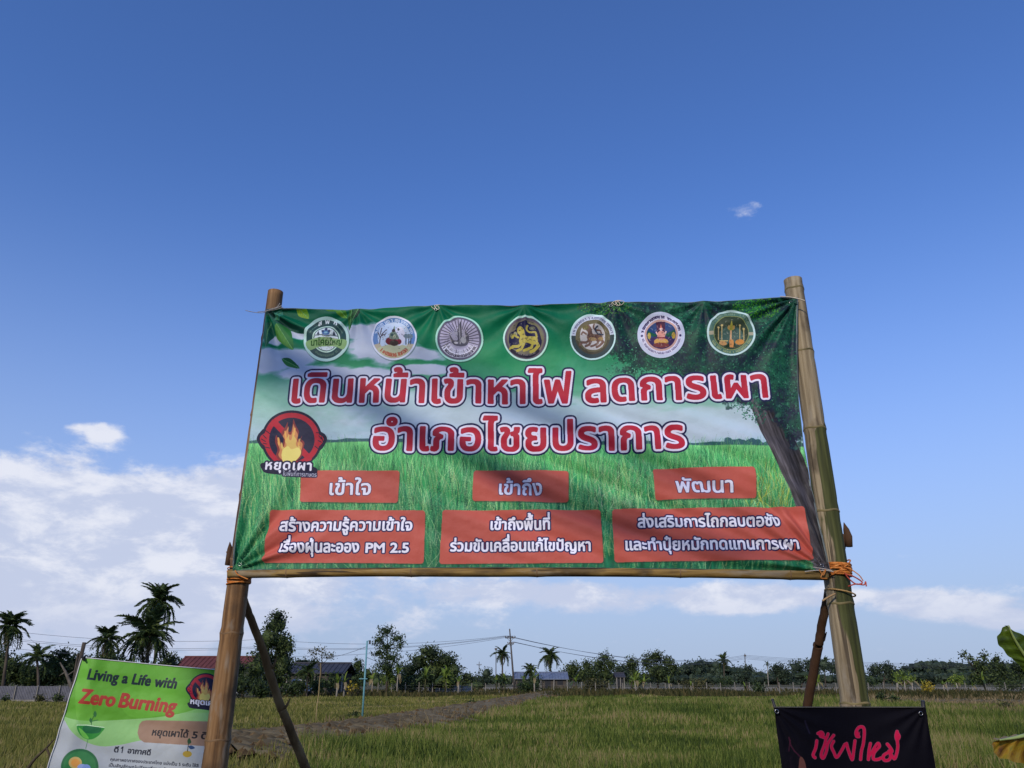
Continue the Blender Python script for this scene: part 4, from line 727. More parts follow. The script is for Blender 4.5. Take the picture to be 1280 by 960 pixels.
tree('broadleaf_tree', 'tall open crowned tree with airy tiers left of the domed tree', 108, [(484, 789, 11, 7), (474, 800, 8, 6), (496, 798, 9, 7), (483, 808, 13, 6), (500, 806, 6, 5), (472, 816, 6, 4), (488, 822, 15, 8), (484, 834, 18, 10)], 484, .17, 3000, 'mid', 19, .16, limbs=8, core=.4)
tree('broadleaf_tree', 'small rounded tree right of the grey roofed house', 112, [(447, 832, 8, 8), (440, 842, 12, 8), (458, 842, 10, 8)], 446, .16, 1500, 'mid', 20)
tree('broadleaf_tree', 'broad dome shaped dark tree left of the double crossarm utility pole', 118, [(540, 818, 14, 11), (524, 828, 16, 12), (556, 826, 16, 12), (566, 838, 14, 12), (512, 838, 14, 10), (542, 838, 24, 14), (530, 814, 8, 6), (585, 848, 10, 9), (520, 850, 30, 10), (556, 852, 30, 9)], 542, .19, 8200, 'dark', 21, .3, limbs=8)
tree('broadleaf_tree', 'dull grey green tree low beyond the dome shaped tree', 190, [(608, 842, 9, 8), (600, 850, 12, 6)], 606, .25, 900, 'far', 22)
palm('coconut palm touching the leaning double crossarm pole', 628, 818, 150, 12, 7, 628, 18, .16)
palm('short dense palm in front of the blue roofed sheds', 663, 838, 118, 12, 8, 664, 16, .14)
palm('coconut palm standing alone above the blue roofed sheds', 688, 820, 160, 15, 9, 688, 20, .16)
TL = [('dark round tree right of the blue roofed sheds', 717, [(716, 836, 10, 8), (708, 842, 9, 6), (727, 842, 8, 7)], 1500, 'dark'), ('dark knobbly tree, first of the three high crowns right of the palms', 733, [(733, 832, 7, 6), (737, 842, 10, 8)], 1300, 'dark'),
      ('dark tree with a pointed top midway along the tree line', 755, [(756, 822, 7, 6), (748, 832, 9, 8), (763, 832, 9, 8), (755, 844, 16, 9)], 2600, 'dark'), ('dull low tree just right of the pointed dark tree', 775, [(774, 838, 7, 8), (780, 846, 8, 6)], 900, 'far'),
      ('dark oval tree left of the widest dark crown', 789, [(789, 830, 9, 8), (789, 842, 12, 9)], 1700, 'dark'), ('widest dark crown in the middle of the tree line', 822, [(820, 822, 12, 9), (808, 828, 8, 8), (834, 828, 9, 8), (842, 836, 7, 7), (822, 840, 22, 11)], 4200, 'dark'),
      ('dark small tree behind the single utility pole', 933, [(934, 838, 7, 6), (928, 846, 12, 6)], 900, 'far'), ('dark tree on the skyline just left of the right brace', 972, [(970, 836, 8, 6), (978, 842, 10, 7)], 1300, 'far'),
      ('wide dark tree group seen between the right brace and post', 1000, [(996, 834, 12, 8), (1012, 834, 12, 8), (1030, 832, 10, 8), (1004, 844, 26, 7)], 3200, 'far'), ('dark tree group right behind the green side of the right post', 1048, [(1044, 836, 11, 9), (1060, 842, 10, 7)], 1900, 'far'),
      ('dark rounded tree group right of the right bamboo post', 1103, [(1094, 838, 9, 7), (1108, 836, 9, 8), (1118, 843, 8, 6)], 2000, 'far')]
for i, (lb, bx, lobes, n, mt) in enumerate(TL): tree('broadleaf_tree', lb, 175+(i % 3)*9, lobes, bx, .27, n, mt, 40+i, .2, limbs=3)
palm('coconut palm sticking out above the wooded ridge left of the single pole', 905, 826, 230, 10, 10, 905, 16, .18)
palm('tiny lone palm on a bare thin trunk right of the single pole', 959, 830, 240, 4.5, 11, 960, 10, .12, mat='pale')
palm('dark palm peeking out left of the right brace top', 1013, 828, 210, 8, 12, 1013, 12, .16)
palm('dark palm between the right brace and the right post', 1031, 828, 205, 9, 13, 1031, 12, .16)
tree('broadleaf_tree', 'leaning dark tree with long feathery branches above the wooded ridge', 120, [(1204, 818, 5, 2.5), (1212, 823, 6, 3), (1220, 828, 7, 5), (1229, 822, 4, 6), (1228, 836, 12, 9), (1222, 848, 12, 7)], 1230, .2, 1500, 'dark', 61, .14, limbs=6, core=.4)
tree('broadleaf_tree', 'dark tree with a domed top left of the large banana leaf', 135, [(1247, 824, 6, 5), (1246, 834, 11, 8), (1256, 844, 14, 8), (1240, 848, 12, 6)], 1248, .2, 2200, 'dark', 62, .16)
tree('broadleaf_tree', 'dark tree partly behind the large banana leaf at the right edge', 140, [(1272, 834, 12, 8), (1284, 840, 14, 10), (1266, 846, 14, 7)], 1274, .2, 2200, 'dark', 63, .16)
# wooded ridges far behind: nobody could count these trees
def wood(name, label, Y, line, n, size, sd, mat, zlow=0):
    xs = np.array([p[0] for p in line], float); ys = np.array([p[1] for p in line], float); r = np.random.default_rng(sd); lob = []
    k = Y*.9332/FOC; x = xs[0]
    while x < xs[-1]:
        ty = np.interp(x, xs, ys)+r.uniform(-.8, 1.4); w = r.uniform(4, 8)
        for q in range(int(max(1, (856-ty)/7))):
            p = at(x+r.uniform(-2, 2), ty+4+q*7, Y+r.uniform(-10, 10)); lob.append((p.x, p.y, p.z, w*k, w*k*2.2, 5*k))
        x += w*.75
    V, F = leaf_cloud(lob, n, size, sd); V[:, 2] = np.maximum(V[:, 2], .05); V, F = add_core(V, F, [(a, b, c, d, e*.5, f) for a, b, c, d, e, f in lob], .95, sd); o = build(name, V, F, LM[mat]); tag(o, label, 'trees', None, 'stuff'); return o
wood('wooded_ridge', 'distant wooded ridge on the skyline right of the widest dark tree', 330, [(842, 836), (862, 829), (880, 826), (900, 830), (918, 835), (940, 840), (1000, 843)], 7000, .55, 71, 'far')
wood('wooded_hill', 'long low wooded hill on the skyline at the right', 420, [(1112, 846), (1126, 836), (1142, 830), (1165, 827), (1195, 829), (1225, 831), (1250, 829), (1275, 831), (1330, 828), (1500, 834)], 12000, .7, 72, 'far')
wood('tree_belt', 'unbroken low belt of far trees filling the horizon', 300, [(560, 850), (600, 847), (700, 843), (760, 842), (900, 846), (960, 845), (1000, 842), (1080, 846), (1120, 842), (1300, 842), (1500, 842)], 9000, .5, 73, 'far')
wood('tree_belt', 'dark belt of garden trees behind the left houses', 150, [(-220, 800), (-60, 815), (60, 838), (230, 840), (340, 846), (440, 846), (470, 842), (560, 850), (600, 853)], 6500, .32, 74, 'dark')
# young plants along the fence
yg = [(497, 826, 12, 'pale stemmed plant with upright yellow green leaves below the tall airy tree', 1), (486, 834, 12, 'leafy green banana plant under the tall airy tree', 0), (532, 832, 10, 'narrow young banana plant in front of the left half of the dome shaped tree', 0), (557, 833, 20, 'tallest bright green banana plant with spread leaves in front of the dome shaped tree', 0), (573, 842, 9, 'thin young plant between the bright banana plant and the low white wall', 1), (621, 840, 12, 'leafy banana plant left of the leaning utility pole', 0), (631, 838, 12, 'banana plant right beside the leaning utility pole foot', 0), (655, 840, 9, 'young plant left of the pale green leafed plant near the sheds', 0), (668, 834, 9, 'upright pale green plant with one tall folded leaf near the blue sheds', 1),
      (720, 842, 14, 'small palm like plant between two fence posts right of the sheds', 0), (794, 839, 16, 'whitish stemmed plant with drooping bright leaves in front of the dark oval tree', 1), (805, 842, 12, 'second whitish stemmed plant, right beside the drooping leaved one', 1), (836, 845, 8, 'tiny tree on a whitewashed thin trunk under the widest crown', 1), (863, 850, 6, 'tiny plant right of the widest dark crown', 1), (930, 853, 9, 'low bright plant in front of the fence under the single pole', 0),
      (1022, 843, 8, 'tall pale leaf plant right of the right brace', 1), (1120, 842, 12, 'bright green young tree with whitewashed trunk, left one of the cluster right of the post', 1), (1130, 838, 14, 'tallest bright green young tree of the cluster right of the post', 1), (1139, 842, 11, 'young tree with whitewashed trunk at the right end of the cluster', 1), (1152, 848, 9, 'slim light green plant right of the cluster of young trees', 0), (1178, 848, 7, 'thin sapling with a leaning whitewashed trunk under the wooded hill', 1), (1195, 844, 13, 'sapling with an open crown and whitewashed trunk under the wooded hill', 1), (1214, 852, 6, 'short whitewashed sapling left of the leaning feathery tree', 1), (1229, 840, 12, 'bright banana like plant in front of the leaning feathery tree', 0),
      (350, 852, 12, 'green banana plant at the foot of the tall dense dark tree', 0), (422, 842, 14, 'bright green plant right of the grey roofed house', 1), (431, 840, 12, 'tall light green banana plant just right of the grey roofed house', 1), (466, 838, 9, 'yellowing upright plant right of the turquoise pole', 1)]
for i, (px, ty, w, lb, pale) in enumerate(yg): young(lb, px, ty-2, 106+(i % 4)*1.3 if px > 460 else 84+i % 3, w, 80+i, pale=bool(pale), kinds=(0, 1, 1, 2) if pale == 0 else (0, 1, 3, 1), nl=8 if w > 9 else 5)
for i, (px, cy, rx, ry, mt, lb) in enumerate([(384, 846, 12, 11, 'mid', 'bushy light green banana clump right of the white pickup'), (486, 850, 9, 11, 'lime', 'light green clump below the tall airy tree'), (503, 850, 6, 10, 'mid', 'narrow green clump right of the one below the tall airy tree'), (532, 850, 7, 10, 'mid', 'green clump before the left half of the dome shaped tree'), (557, 848, 8, 12, 'lime', 'bright green clump around the tallest banana plant'), (414, 852, 8, 9, 'mid', 'green shrub hiding the wall of the grey roofed house'), (402, 856, 9, 6, 'mid', 'low green shrub in front of the grey roofed house'), (448, 852, 8, 9, 'mid', 'green shrub left of the turquoise pole top half'), (626, 852, 9, 8, 'mid', 'green clump at the foot of the leaning utility pole'), (668, 852, 7, 8, 'mid', 'green clump in front of the longer blue roofed shed'), (797, 852, 8, 5, 'lime', 'light green clump under the drooping leaved plant'), (1130, 848, 15, 8, 'lime', 'light green crown mass of the young tree cluster right of the post'), (1196, 850, 8, 5, 'lime', 'light green clump under the wooded hill'), (1018, 850, 8, 8, 'lime', 'light green clump between the right brace and right post'), (906, 852, 10, 6, 'mid', 'green thicket behind the fence below the skyline palm'), (1086, 852, 14, 5, 'mid', 'green thicket right of the right post')]):
    bush(lb, px, cy, (92 if px < 460 else 112)+i % 3, rx, ry, 160+i, mt, 420, name='shrub', cat='shrub')
bush('yellow flowering bush under the wooded hill', 1160, 860, 100, 6, 6, 121, 'yellow', 300)
bush('small yellow leaved shrub left of the turquoise pole', 440, 859, 90, 7, 2, 122, 'yellow', 90)
for i, (px, cy, Y, rx, ry, mt, lb) in enumerate([(50, 875, 69, 5, 4, 'olive', 'olive bush at the foot of the grey panel fence, second from left'), (72, 874, 69, 5, 5, 'dark', 'round dark bush at the foot of the grey panel fence near the banner'), (6, 877, 68, 3, 3, 'dark', 'small dark weed tuft at the left end of the grey panel fence'),
      (1101, 872, 62, 4, 3.5, 'dark', 'dark round tuft in the grass right of the black banner post'), (1118, 875, 60, 4, 2.4, 'dark', 'flat dark tuft right of the round dark tuft'), (1257, 884, 50, 5, 2.6, 'olive', 'low tuft beside the dirt track near the right edge'), (1264, 856, 118, 26, 8, 'dark', 'wide dark hedge below the banana leaf at the right'), (590, 881, 56, 4, 1.6, 'dark', 'small dark tuft on the far left slope of the bund'), (440, 905, 38, 4, 1.4, 'dark', 'tuft of dark weed at the foot of the turquoise pole'),
      (370, 860, 86, 14, 6, 'mid', 'green bush in front of the white vehicle'), (395, 859, 88, 8, 6, 'mid', 'green bush left of the thin bamboo stick'), (300, 858, 80, 16, 8, 'dark', 'dark hedge bush right of the left post'), (325, 862, 80, 10, 6, 'dark', 'dark bush behind the left brace'), (948, 860, 104, 8, 4, 'mid', 'low green bush behind the fence right of the single pole'), (744, 856, 112, 18, 5, 'olive', 'olive hedge behind the fence in front of the pointed dark tree'), (510, 856, 112, 22, 8, 'dark', 'dark shade hedge below the dome shaped tree'), (660, 858, 108, 14, 4, 'mid', 'low hedge around the short dense palm'), (870, 855, 120, 22, 5, 'olive', 'olive thicket behind the fence left of the single pole')]):
    bush(lb, px, cy, Y, rx, ry, 130+i, mt, 300 if rx < 10 else 900, size=.1 if Y < 75 else .17)

# ------------------------------------------------------------------ buildings
roofred = noisy('red_roof', [srgb(88, 48, 44), srgb(112, 62, 56)], 1.2, .7, .3); roofgrey = noisy('grey_roof', [srgb(50, 50, 54), srgb(66, 66, 72)], 1.2, .6, .3); roofblue = noisy('blue_roof', [srgb(90, 100, 118), srgb(112, 122, 140)], 1, .5, .4)
wallk = noisy('wall_painted_shade', [srgb(56, 52, 48), srgb(84, 78, 70)], .8, .9, .2); wallw = noisy('plaster', [srgb(150, 146, 140), srgb(184, 180, 172)], .8, .9, .2); darkm = noisy('dark_opening', [srgb(22, 22, 24), srgb(34, 34, 36)], 1, .4, .4); conc = noisy('concrete', [srgb(104, 100, 92), srgb(138, 134, 124)], 3, .95, .1, bump=.2)  # wallk: the shadow under the roofs is put into the wall colour
def house(name, label, x0, x1, ytop, yeave, Y, depth, roofm, ribs=14, group=None, wall=wallw, overhang=.5, hip=False, base=.0, doors=3):
    a = at(x0, yeave, Y); b = at(x1, yeave, Y); zr = at(x0, ytop, Y+depth/2).z; ze = a.z; xa, xb = a.x, b.x; root = empty(name, ((xa+xb)/2, Y+depth/2, 0)); tag(root, label, 'house' if 'house' in name else 'shed', group)
    m = MB(); m.box((xa+overhang, Y+overhang, 0), (xb-overhang, Y+depth-overhang, ze-.05)); m.build('wall', wall, root)
    hx = min(1.5, (xb-xa)*.12) if hip else 0
    m = MB(); v = [(xa, Y, ze), (xb, Y, ze), (xb-hx, Y+depth/2, zr), (xa+hx, Y+depth/2, zr), (xa, Y+depth, ze), (xb, Y+depth, ze)]; v += [(x, y, z-.12) for x, y, z in v]
    m.add(v, [(0, 1, 2, 3), (3, 2, 5, 4), (7, 6, 9, 8), (8, 9, 10, 11), (0, 3, 9, 6), (3, 4, 10, 9), (1, 7, 8, 2), (2, 8, 11, 5), (0, 6, 7, 1), (4, 5, 11, 10)] if not hip else [(0, 1, 2, 3), (3, 2, 5, 4), (0, 3, 4), (1, 5, 2), (0, 4, 5, 1)]); m.build('roof', roofm, root)
    for i in range(ribs):
        x = xa+(xb-xa)*(i+.5)/ribs; xt = xa+hx+(xb-xa-2*hx)*(i+.5)/ribs; m = MB(); m.tube([(x, Y-.02, ze+.03), (xt, Y+depth/2-.02, zr+.03)], .04, 4); m.build('roof_rib', roofm, root)
    m = MB(); m.tube([(xa+hx, Y+depth/2, zr+.05), (xb-hx, Y+depth/2, zr+.05)], .09, 5); m.build('ridge_cap', roofm, root)
    for i in range(doors):
        x = xa+(xb-xa)*(i+.7)/(doors+.4); m = MB(); m.box((x-.5, Y+overhang-.03, .9 if i % 2 else .05), (x+.5, Y+overhang+.05, min(2.1, ze-.3))); m.build('window' if i % 2 else 'door', darkm, root)
    for x in (xa+.3, (xa+xb)/2, xb-.3): m = MB(); m.box((x-.08, Y+.1, 0), (x+.08, Y+.26, ze-.03)); m.build('porch_post', conc, root)
    return root
house('red_roofed_house', 'long low house with a dull red metal roof behind the green banner', 216, 326, 821, 835, 112, 7, roofred, 18)
house('grey_roofed_house', 'house with a dark grey roof behind the thin bamboo stick', 356, 431, 829, 841, 104, 8, roofgrey, 12, hip=False, wall=wallk)
house('blue_roofed_shed', 'open shed with a pale blue metal roof left of the lone palm', 641, 672, 840.5, 848, 150, 6, roofblue, 8, wall=wallk, group= 'pale blue roofed sheds', doors=2)
house('blue_roofed_shed', 'longer open shed with a blue metal roof below the lone palm', 674, 711, 840.5, 848.5, 146, 6, roofblue, 10, wall=wallk, group= 'pale blue roofed sheds', doors=2)
house('grey_roofed_shed', 'small dark shed under the dark oval tree', 769, 782, 841, 846, 165, 4, roofgrey, 4, doors=1, wall=wallk)
# low white wall of bays
w0, w1 = at(537, 858, 122), at(592, 858, 122); root = empty('low_white_wall', (w0.x, 122, 0)); tag(root, 'low white rendered wall under the dome shaped tree', 'wall')
for i in range(4):
    xa = w0.x+(w1.x-w0.x)*i/4; m = MB(); m.box((xa+.02, 122, 0), (xa+(w1.x-w0.x)/4-.22, 122.15, .95-.08*(i % 2))); m.build('panel', wallw, root); m = MB(); m.box((xa-.12, 121.95, 0), (xa+.02-.002, 122.2, 1.08)); m.build('pillar', conc, root)
# white pickup, tail towards the camera
wp = newmat('white_paint', .35, .5)[0]; wp.node_tree.nodes['Principled BSDF'].inputs['Base Color'].default_value = (.75, .76, .78, 1); rub = noisy('rubber', [srgb(24, 24, 24), srgb(40, 40, 40)], 5, .8); glass = newmat('glass_dark', .1, .6)[0]; glass.node_tree.nodes['Principled BSDF'].inputs['Base Color'].default_value = (.02, .025, .03, 1); redl = newmat('tail_lamp', .3, .5)[0]; redl.node_tree.nodes['Principled BSDF'].inputs['Base Color'].default_value = (.4, .02, .02, 1)
c = at(368, 850, 92); X0 = c.x; root = empty('pickup_truck', (X0, 92, 0)); tag(root, 'white pickup truck parked in front of the grey roofed house', 'truck')
def prism(xs, prof, name, mat):
    m = MB(); n = len(prof); m.add([(xs[0], y, z) for y, z in prof]+[(xs[1], y, z) for y, z in prof], [tuple(range(n)), tuple(range(2*n-1, n-1, -1))]+[(i, i+n, (i+1) % n+n, (i+1) % n) for i in range(n)]); return m.build(name, mat, root)
prism((X0-.9, X0+.9), [(92, .55), (92, 1.15), (93.7, 1.15), (93.75, 1.2), (95.6, 1.12), (97, 1.02), (97.15, .5)], 'body', wp); prism((X0-.78, X0+.78), [(93.72, 1.2), (93.95, 1.78), (95.2, 1.8), (96, 1.15)], 'cabin', wp); m = MB(); m.box((X0-.6, 93.7, 1.32), (X0+.6, 93.82, 1.66)); m.build('rear_window', glass, root)
for sx in (-1, 1):
    for y in (93, 96.2): m = MB(); m.tube([(X0+sx*.72, y, .38), (X0+sx*.92, y, .38)], .38, 14); m.build('wheel', rub, root)
    m = MB(); m.box((X0+sx*.8-.07, 91.96, .82), (X0+sx*.8+.07, 92.02, 1.1)); m.build('tail_lamp', redl, root)
m = MB(); m.box((X0-.85, 91.85, .45), (X0+.85, 91.99, .6)); m.build('bumper', conc, root)

# grey concrete panel fence at the left
root = empty('panel_fence', (at(40, 850, 70).x, 70, 0)); tag(root, 'grey ribbed panel fence behind the left field', 'fence'); pan = noisy('fence_panel', [srgb(84, 84, 90), srgb(112, 112, 118)], 2, .8, .2)
bays = [(-60+i*27.5) for i in range(8)]; zt = at(0, 857.5, 70).z
for i, px in enumerate(bays):
    xa, xb = at(px, 850, 70).x, at(px+27.5, 850, 70).x; m = MB(); nr = 14
    for k in range(nr): x = xa+(xb-xa)*k/nr; m.box((x+.01, 70, .16), (x+(xb-xa)/nr-.02, 70.05+.02*(k % 2), zt-.02*random.random()))
    m.build('panel', pan, root); m = MB(); m.box((xa-.04, 69.9, 0), (xa+.035, 69.985, zt+.06)); m.build('post', conc, root)
    m = MB(); m.box((xa+.04, 69.9, 0), (xb-.045, 70.1, .155)); m.build('base_beam', conc, root)
# concrete post and wire fence
root = empty('wire_fence', (0, 110, 0)); tag(root, 'long fence of pale concrete posts and wires across the far edge of the field', 'fence'); fz = at(600, 853.3, 110).z; pr0 = None; fx = []
for px in [473, 490, 507, 524, 541, 558, 574, 590, 607, 624, 641, 657, 674, 692, 709, 726.5, 744, 761, 778, 795.5, 813, 831, 848, 865.5, 882.5, 900, 918, 936, 941.5, 955, 973, 990.5, 1008, 1026, 1044, 1062, 1084, 1103, 1121, 1140, 1160, 1182, 1205, 1230, 1255, 1280]:
    x = at(px, 850, 110).x; fx.append(x); t = random.uniform(-.03, .03); m = MB(); h = fz+random.uniform(-.06, .08); w = .055
    m.add([(x-w, 110-w, 0), (x+w, 110-w, 0), (x+w, 110+w, 0), (x-w, 110+w, 0), (x-w*.8+t, 110-w*.8, h), (x+w*.8+t, 110-w*.8, h), (x+w*.8+t, 110+w*.8, h), (x-w*.8+t, 110+w*.8, h)], [(0, 3, 2, 1), (4, 5, 6, 7), (0, 1, 5, 4), (1, 2, 6, 5), (2, 3, 7, 6), (3, 0, 4, 7)]); m.build('post', conc, root)
for z in (.35, .7, 1.05):
    m = MB(); m.tube([(x, 109.93, z+.03*math.sin(i*2)) for i, x in enumerate(fx)], .008, 4); m.build('wire', conc, root)

# ------------------------------------------------------------------ poles and wires
pm = noisy('pole_concrete', [srgb(74, 70, 68), srgb(96, 92, 88)], 2, .9, .1); ins = noisy('insulator', [srgb(90, 84, 80), srgb(120, 112, 104)], 5, .4)
def upole(label, px, ytop, Y, base, arms, thick=.15):
    t = at(px, ytop, Y); b = at(base, 850, Y).x; root = empty('utility_pole', (b, Y, 0)); tag(root, label, 'utility pole'); m = MB(); m.tube([(b, Y, 0), (b+(t.x-b)*.5, Y, t.z*.5), (t.x, Y, t.z)], [thick, thick*.85, thick*.6], 8); m.build('pole', pm, root, True); ends = []
    for (ay, half) in arms:
        q = at(px, ay, Y); k = Y*.9332/FOC; cx = b+(t.x-b)*(q.z/t.z); m = MB(); m.box((cx-half*k, Y-.25, q.z-.07), (cx+half*k, Y-.13, q.z+.07)); m.build('crossarm', pm, root)
        for s in (-1, -.45, .45, 1): m = MB(); m.tube([(cx+s*half*k*.93, Y-.19, q.z+.072), (cx+s*half*k*.93, Y-.19, q.z+.2), (cx+s*half*k*.93, Y-.19, q.z+.32)], [.05, .1, .06], 6); m.build('insulator', ins, root); ends.append((cx+s*half*k*.93, Y-.19, q.z+.33))
        m = MB(); m.tube([(cx-half*k*.6, Y-.12, q.z-.07), (cx, Y-.12, q.z-half*k*.7)], .03, 4); m.build('arm_brace', pm, root); m = MB(); m.tube([(cx+half*k*.6, Y-.12, q.z-.07), (cx, Y-.12, q.z-half*k*.7)], .03, 4); m.build('arm_brace', pm, root)
    return ends
e1 = upole('leaning utility pole with two crossarms behind the coconut palm', 637, 786, 135, 643, [(797.5, 6.5), (805, 4)], .17)
e2 = upole('far small utility pole with one crossarm left of the coconut palm', 599, 827, 300, 599, [(831, 3)], .16)
e3 = upole('single plain utility pole above the trees right of the middle', 931, 817, 230, 932, [(820, 1.2)], .17)
e4 = upole('slender utility pole just left of the palm by the leaning pole', 620, 810, 190, 620, [(812, 1.5)], .12)
wm_ = noisy('cable', [srgb(60, 62, 70), srgb(80, 82, 92)], 1, .6)
root = empty('power_lines', (0, 135, 0)); tag(root, 'thin sagging power lines strung across the sky behind the big banner', 'power line')
def wire(a, b, sag, r=.03, n=14): m = MB(); a, b = Vector(a), Vector(b); m.tube([a.lerp(b, i/n)-Vector((0, 0, sag*4*(i/n)*(1-i/n))) for i in range(n+1)], r, 4, False); m.build('cable', wm_, root)
for j, (ya, yb) in enumerate([(779, 783), (788, 790), (790, 798), (800, 803)]): wire(at(-60, ya, 120+j), at(330, ya+20, 130), 1.2, .022); wire(at(330, ya+20, 130), e1[j], 1.0, .022)
for j in range(4): wire(e1[4+j] if j > 1 else e1[j], at(931, 819+j*1.5, 230), 2.5, .03); wire(at(931, 819+j*1.5, 230), at(1420, 822+j*2, 230), 2.0, .03)
wire(at(459, 808, 36), at(380, 818, 100), .5, .01); wire(at(30, 790, 90), at(105, 815, 60), .8, .015); wire(at(459, 822, 36), at(520, 826, 120), .6, .01)

deadm = noisy('dead_wood', [srgb(70, 64, 56), srgb(104, 98, 88)], 3, .9, .1)
# turquoise pole, thin bamboo sticks, leaning trunk, twig
tm = noisy('turquoise_paint', [srgb(84, 132, 140), srgb(110, 160, 164)], 3, .5, .3); stick = noisy('dry_bamboo', [srgb(120, 104, 66), srgb(152, 134, 92)], 4, .7, .2, (1, 1, .2))
b = G(452.5, 903); t = at(459, 801, b.y); root = empty('turquoise_pole', tuple(b)); tag(root, 'thin turquoise painted pole standing on the edge of the earth bund', 'pole'); m = MB(); m.tube([tuple(b), tuple(t)], [.045, .035], 8); m.build('shaft', tm, root, True)
m = MB(); m.tube([t+Vector((0, 0, -.02)), t+Vector((.10, -.02, .01))], .02, 5); m.build('bracket', tm, root); m = MB(); m.box((t.x+.09, t.y-.06, t.z-.14), (t.x+.16, t.y+.04, t.z+.02)); m.build('lamp_head', darkm, root); q = at(456, 848, b.y); m = MB(); m.box((q.x-.24, q.y-.06, q.z-.03), (q.x+.12, q.y-.02, q.z)); m.build('cross_plate', tm, root)
for (bx, by, tx, ty, lb) in ((395, 905, 401, 829, 'thin dry bamboo stick standing in the left field in front of the grey roofed house'), (290, 913, 297, 838, 'thin pale stick standing just right of the left post'), (465, 866, 466, 836, 'short thin stick right of the turquoise pole')):
    b = G(bx, by); t = at(tx, ty, b.y); r = random.Random(int(bx)); m = MB(); m.tube([b.lerp(t, i/6)+Vector((r.uniform(-.02, .02), 0, 0)) for i in range(7)], [.022*(1-.4*i/6)*b.y/30 for i in range(7)], 6); o = m.build('bamboo_stick', stick); tag(o, lb, 'stick', 'thin sticks stuck in the field')
m = MB(); m.tube([at(98, 880, 62), at(88, 855, 62), at(82, 840, 62), at(75, 828, 62)], [.17, .14, .10, .04], 8); root = empty('leaning_dead_tree', tuple(at(95, 872, 62)[:2])+(0,)); tag(root, 'leaning grey bare tree trunk left of the green banner', 'tree trunk'); m.build('trunk', deadm, root, True)
for a, b in (((82, 840), (74, 845)), ((84, 845), (96, 836)), ((88, 855), (97, 848))): m = MB(); m.tube([at(*a, 62), at(*b, 62)], [.07, .02], 5); m.build('branch', deadm, root)
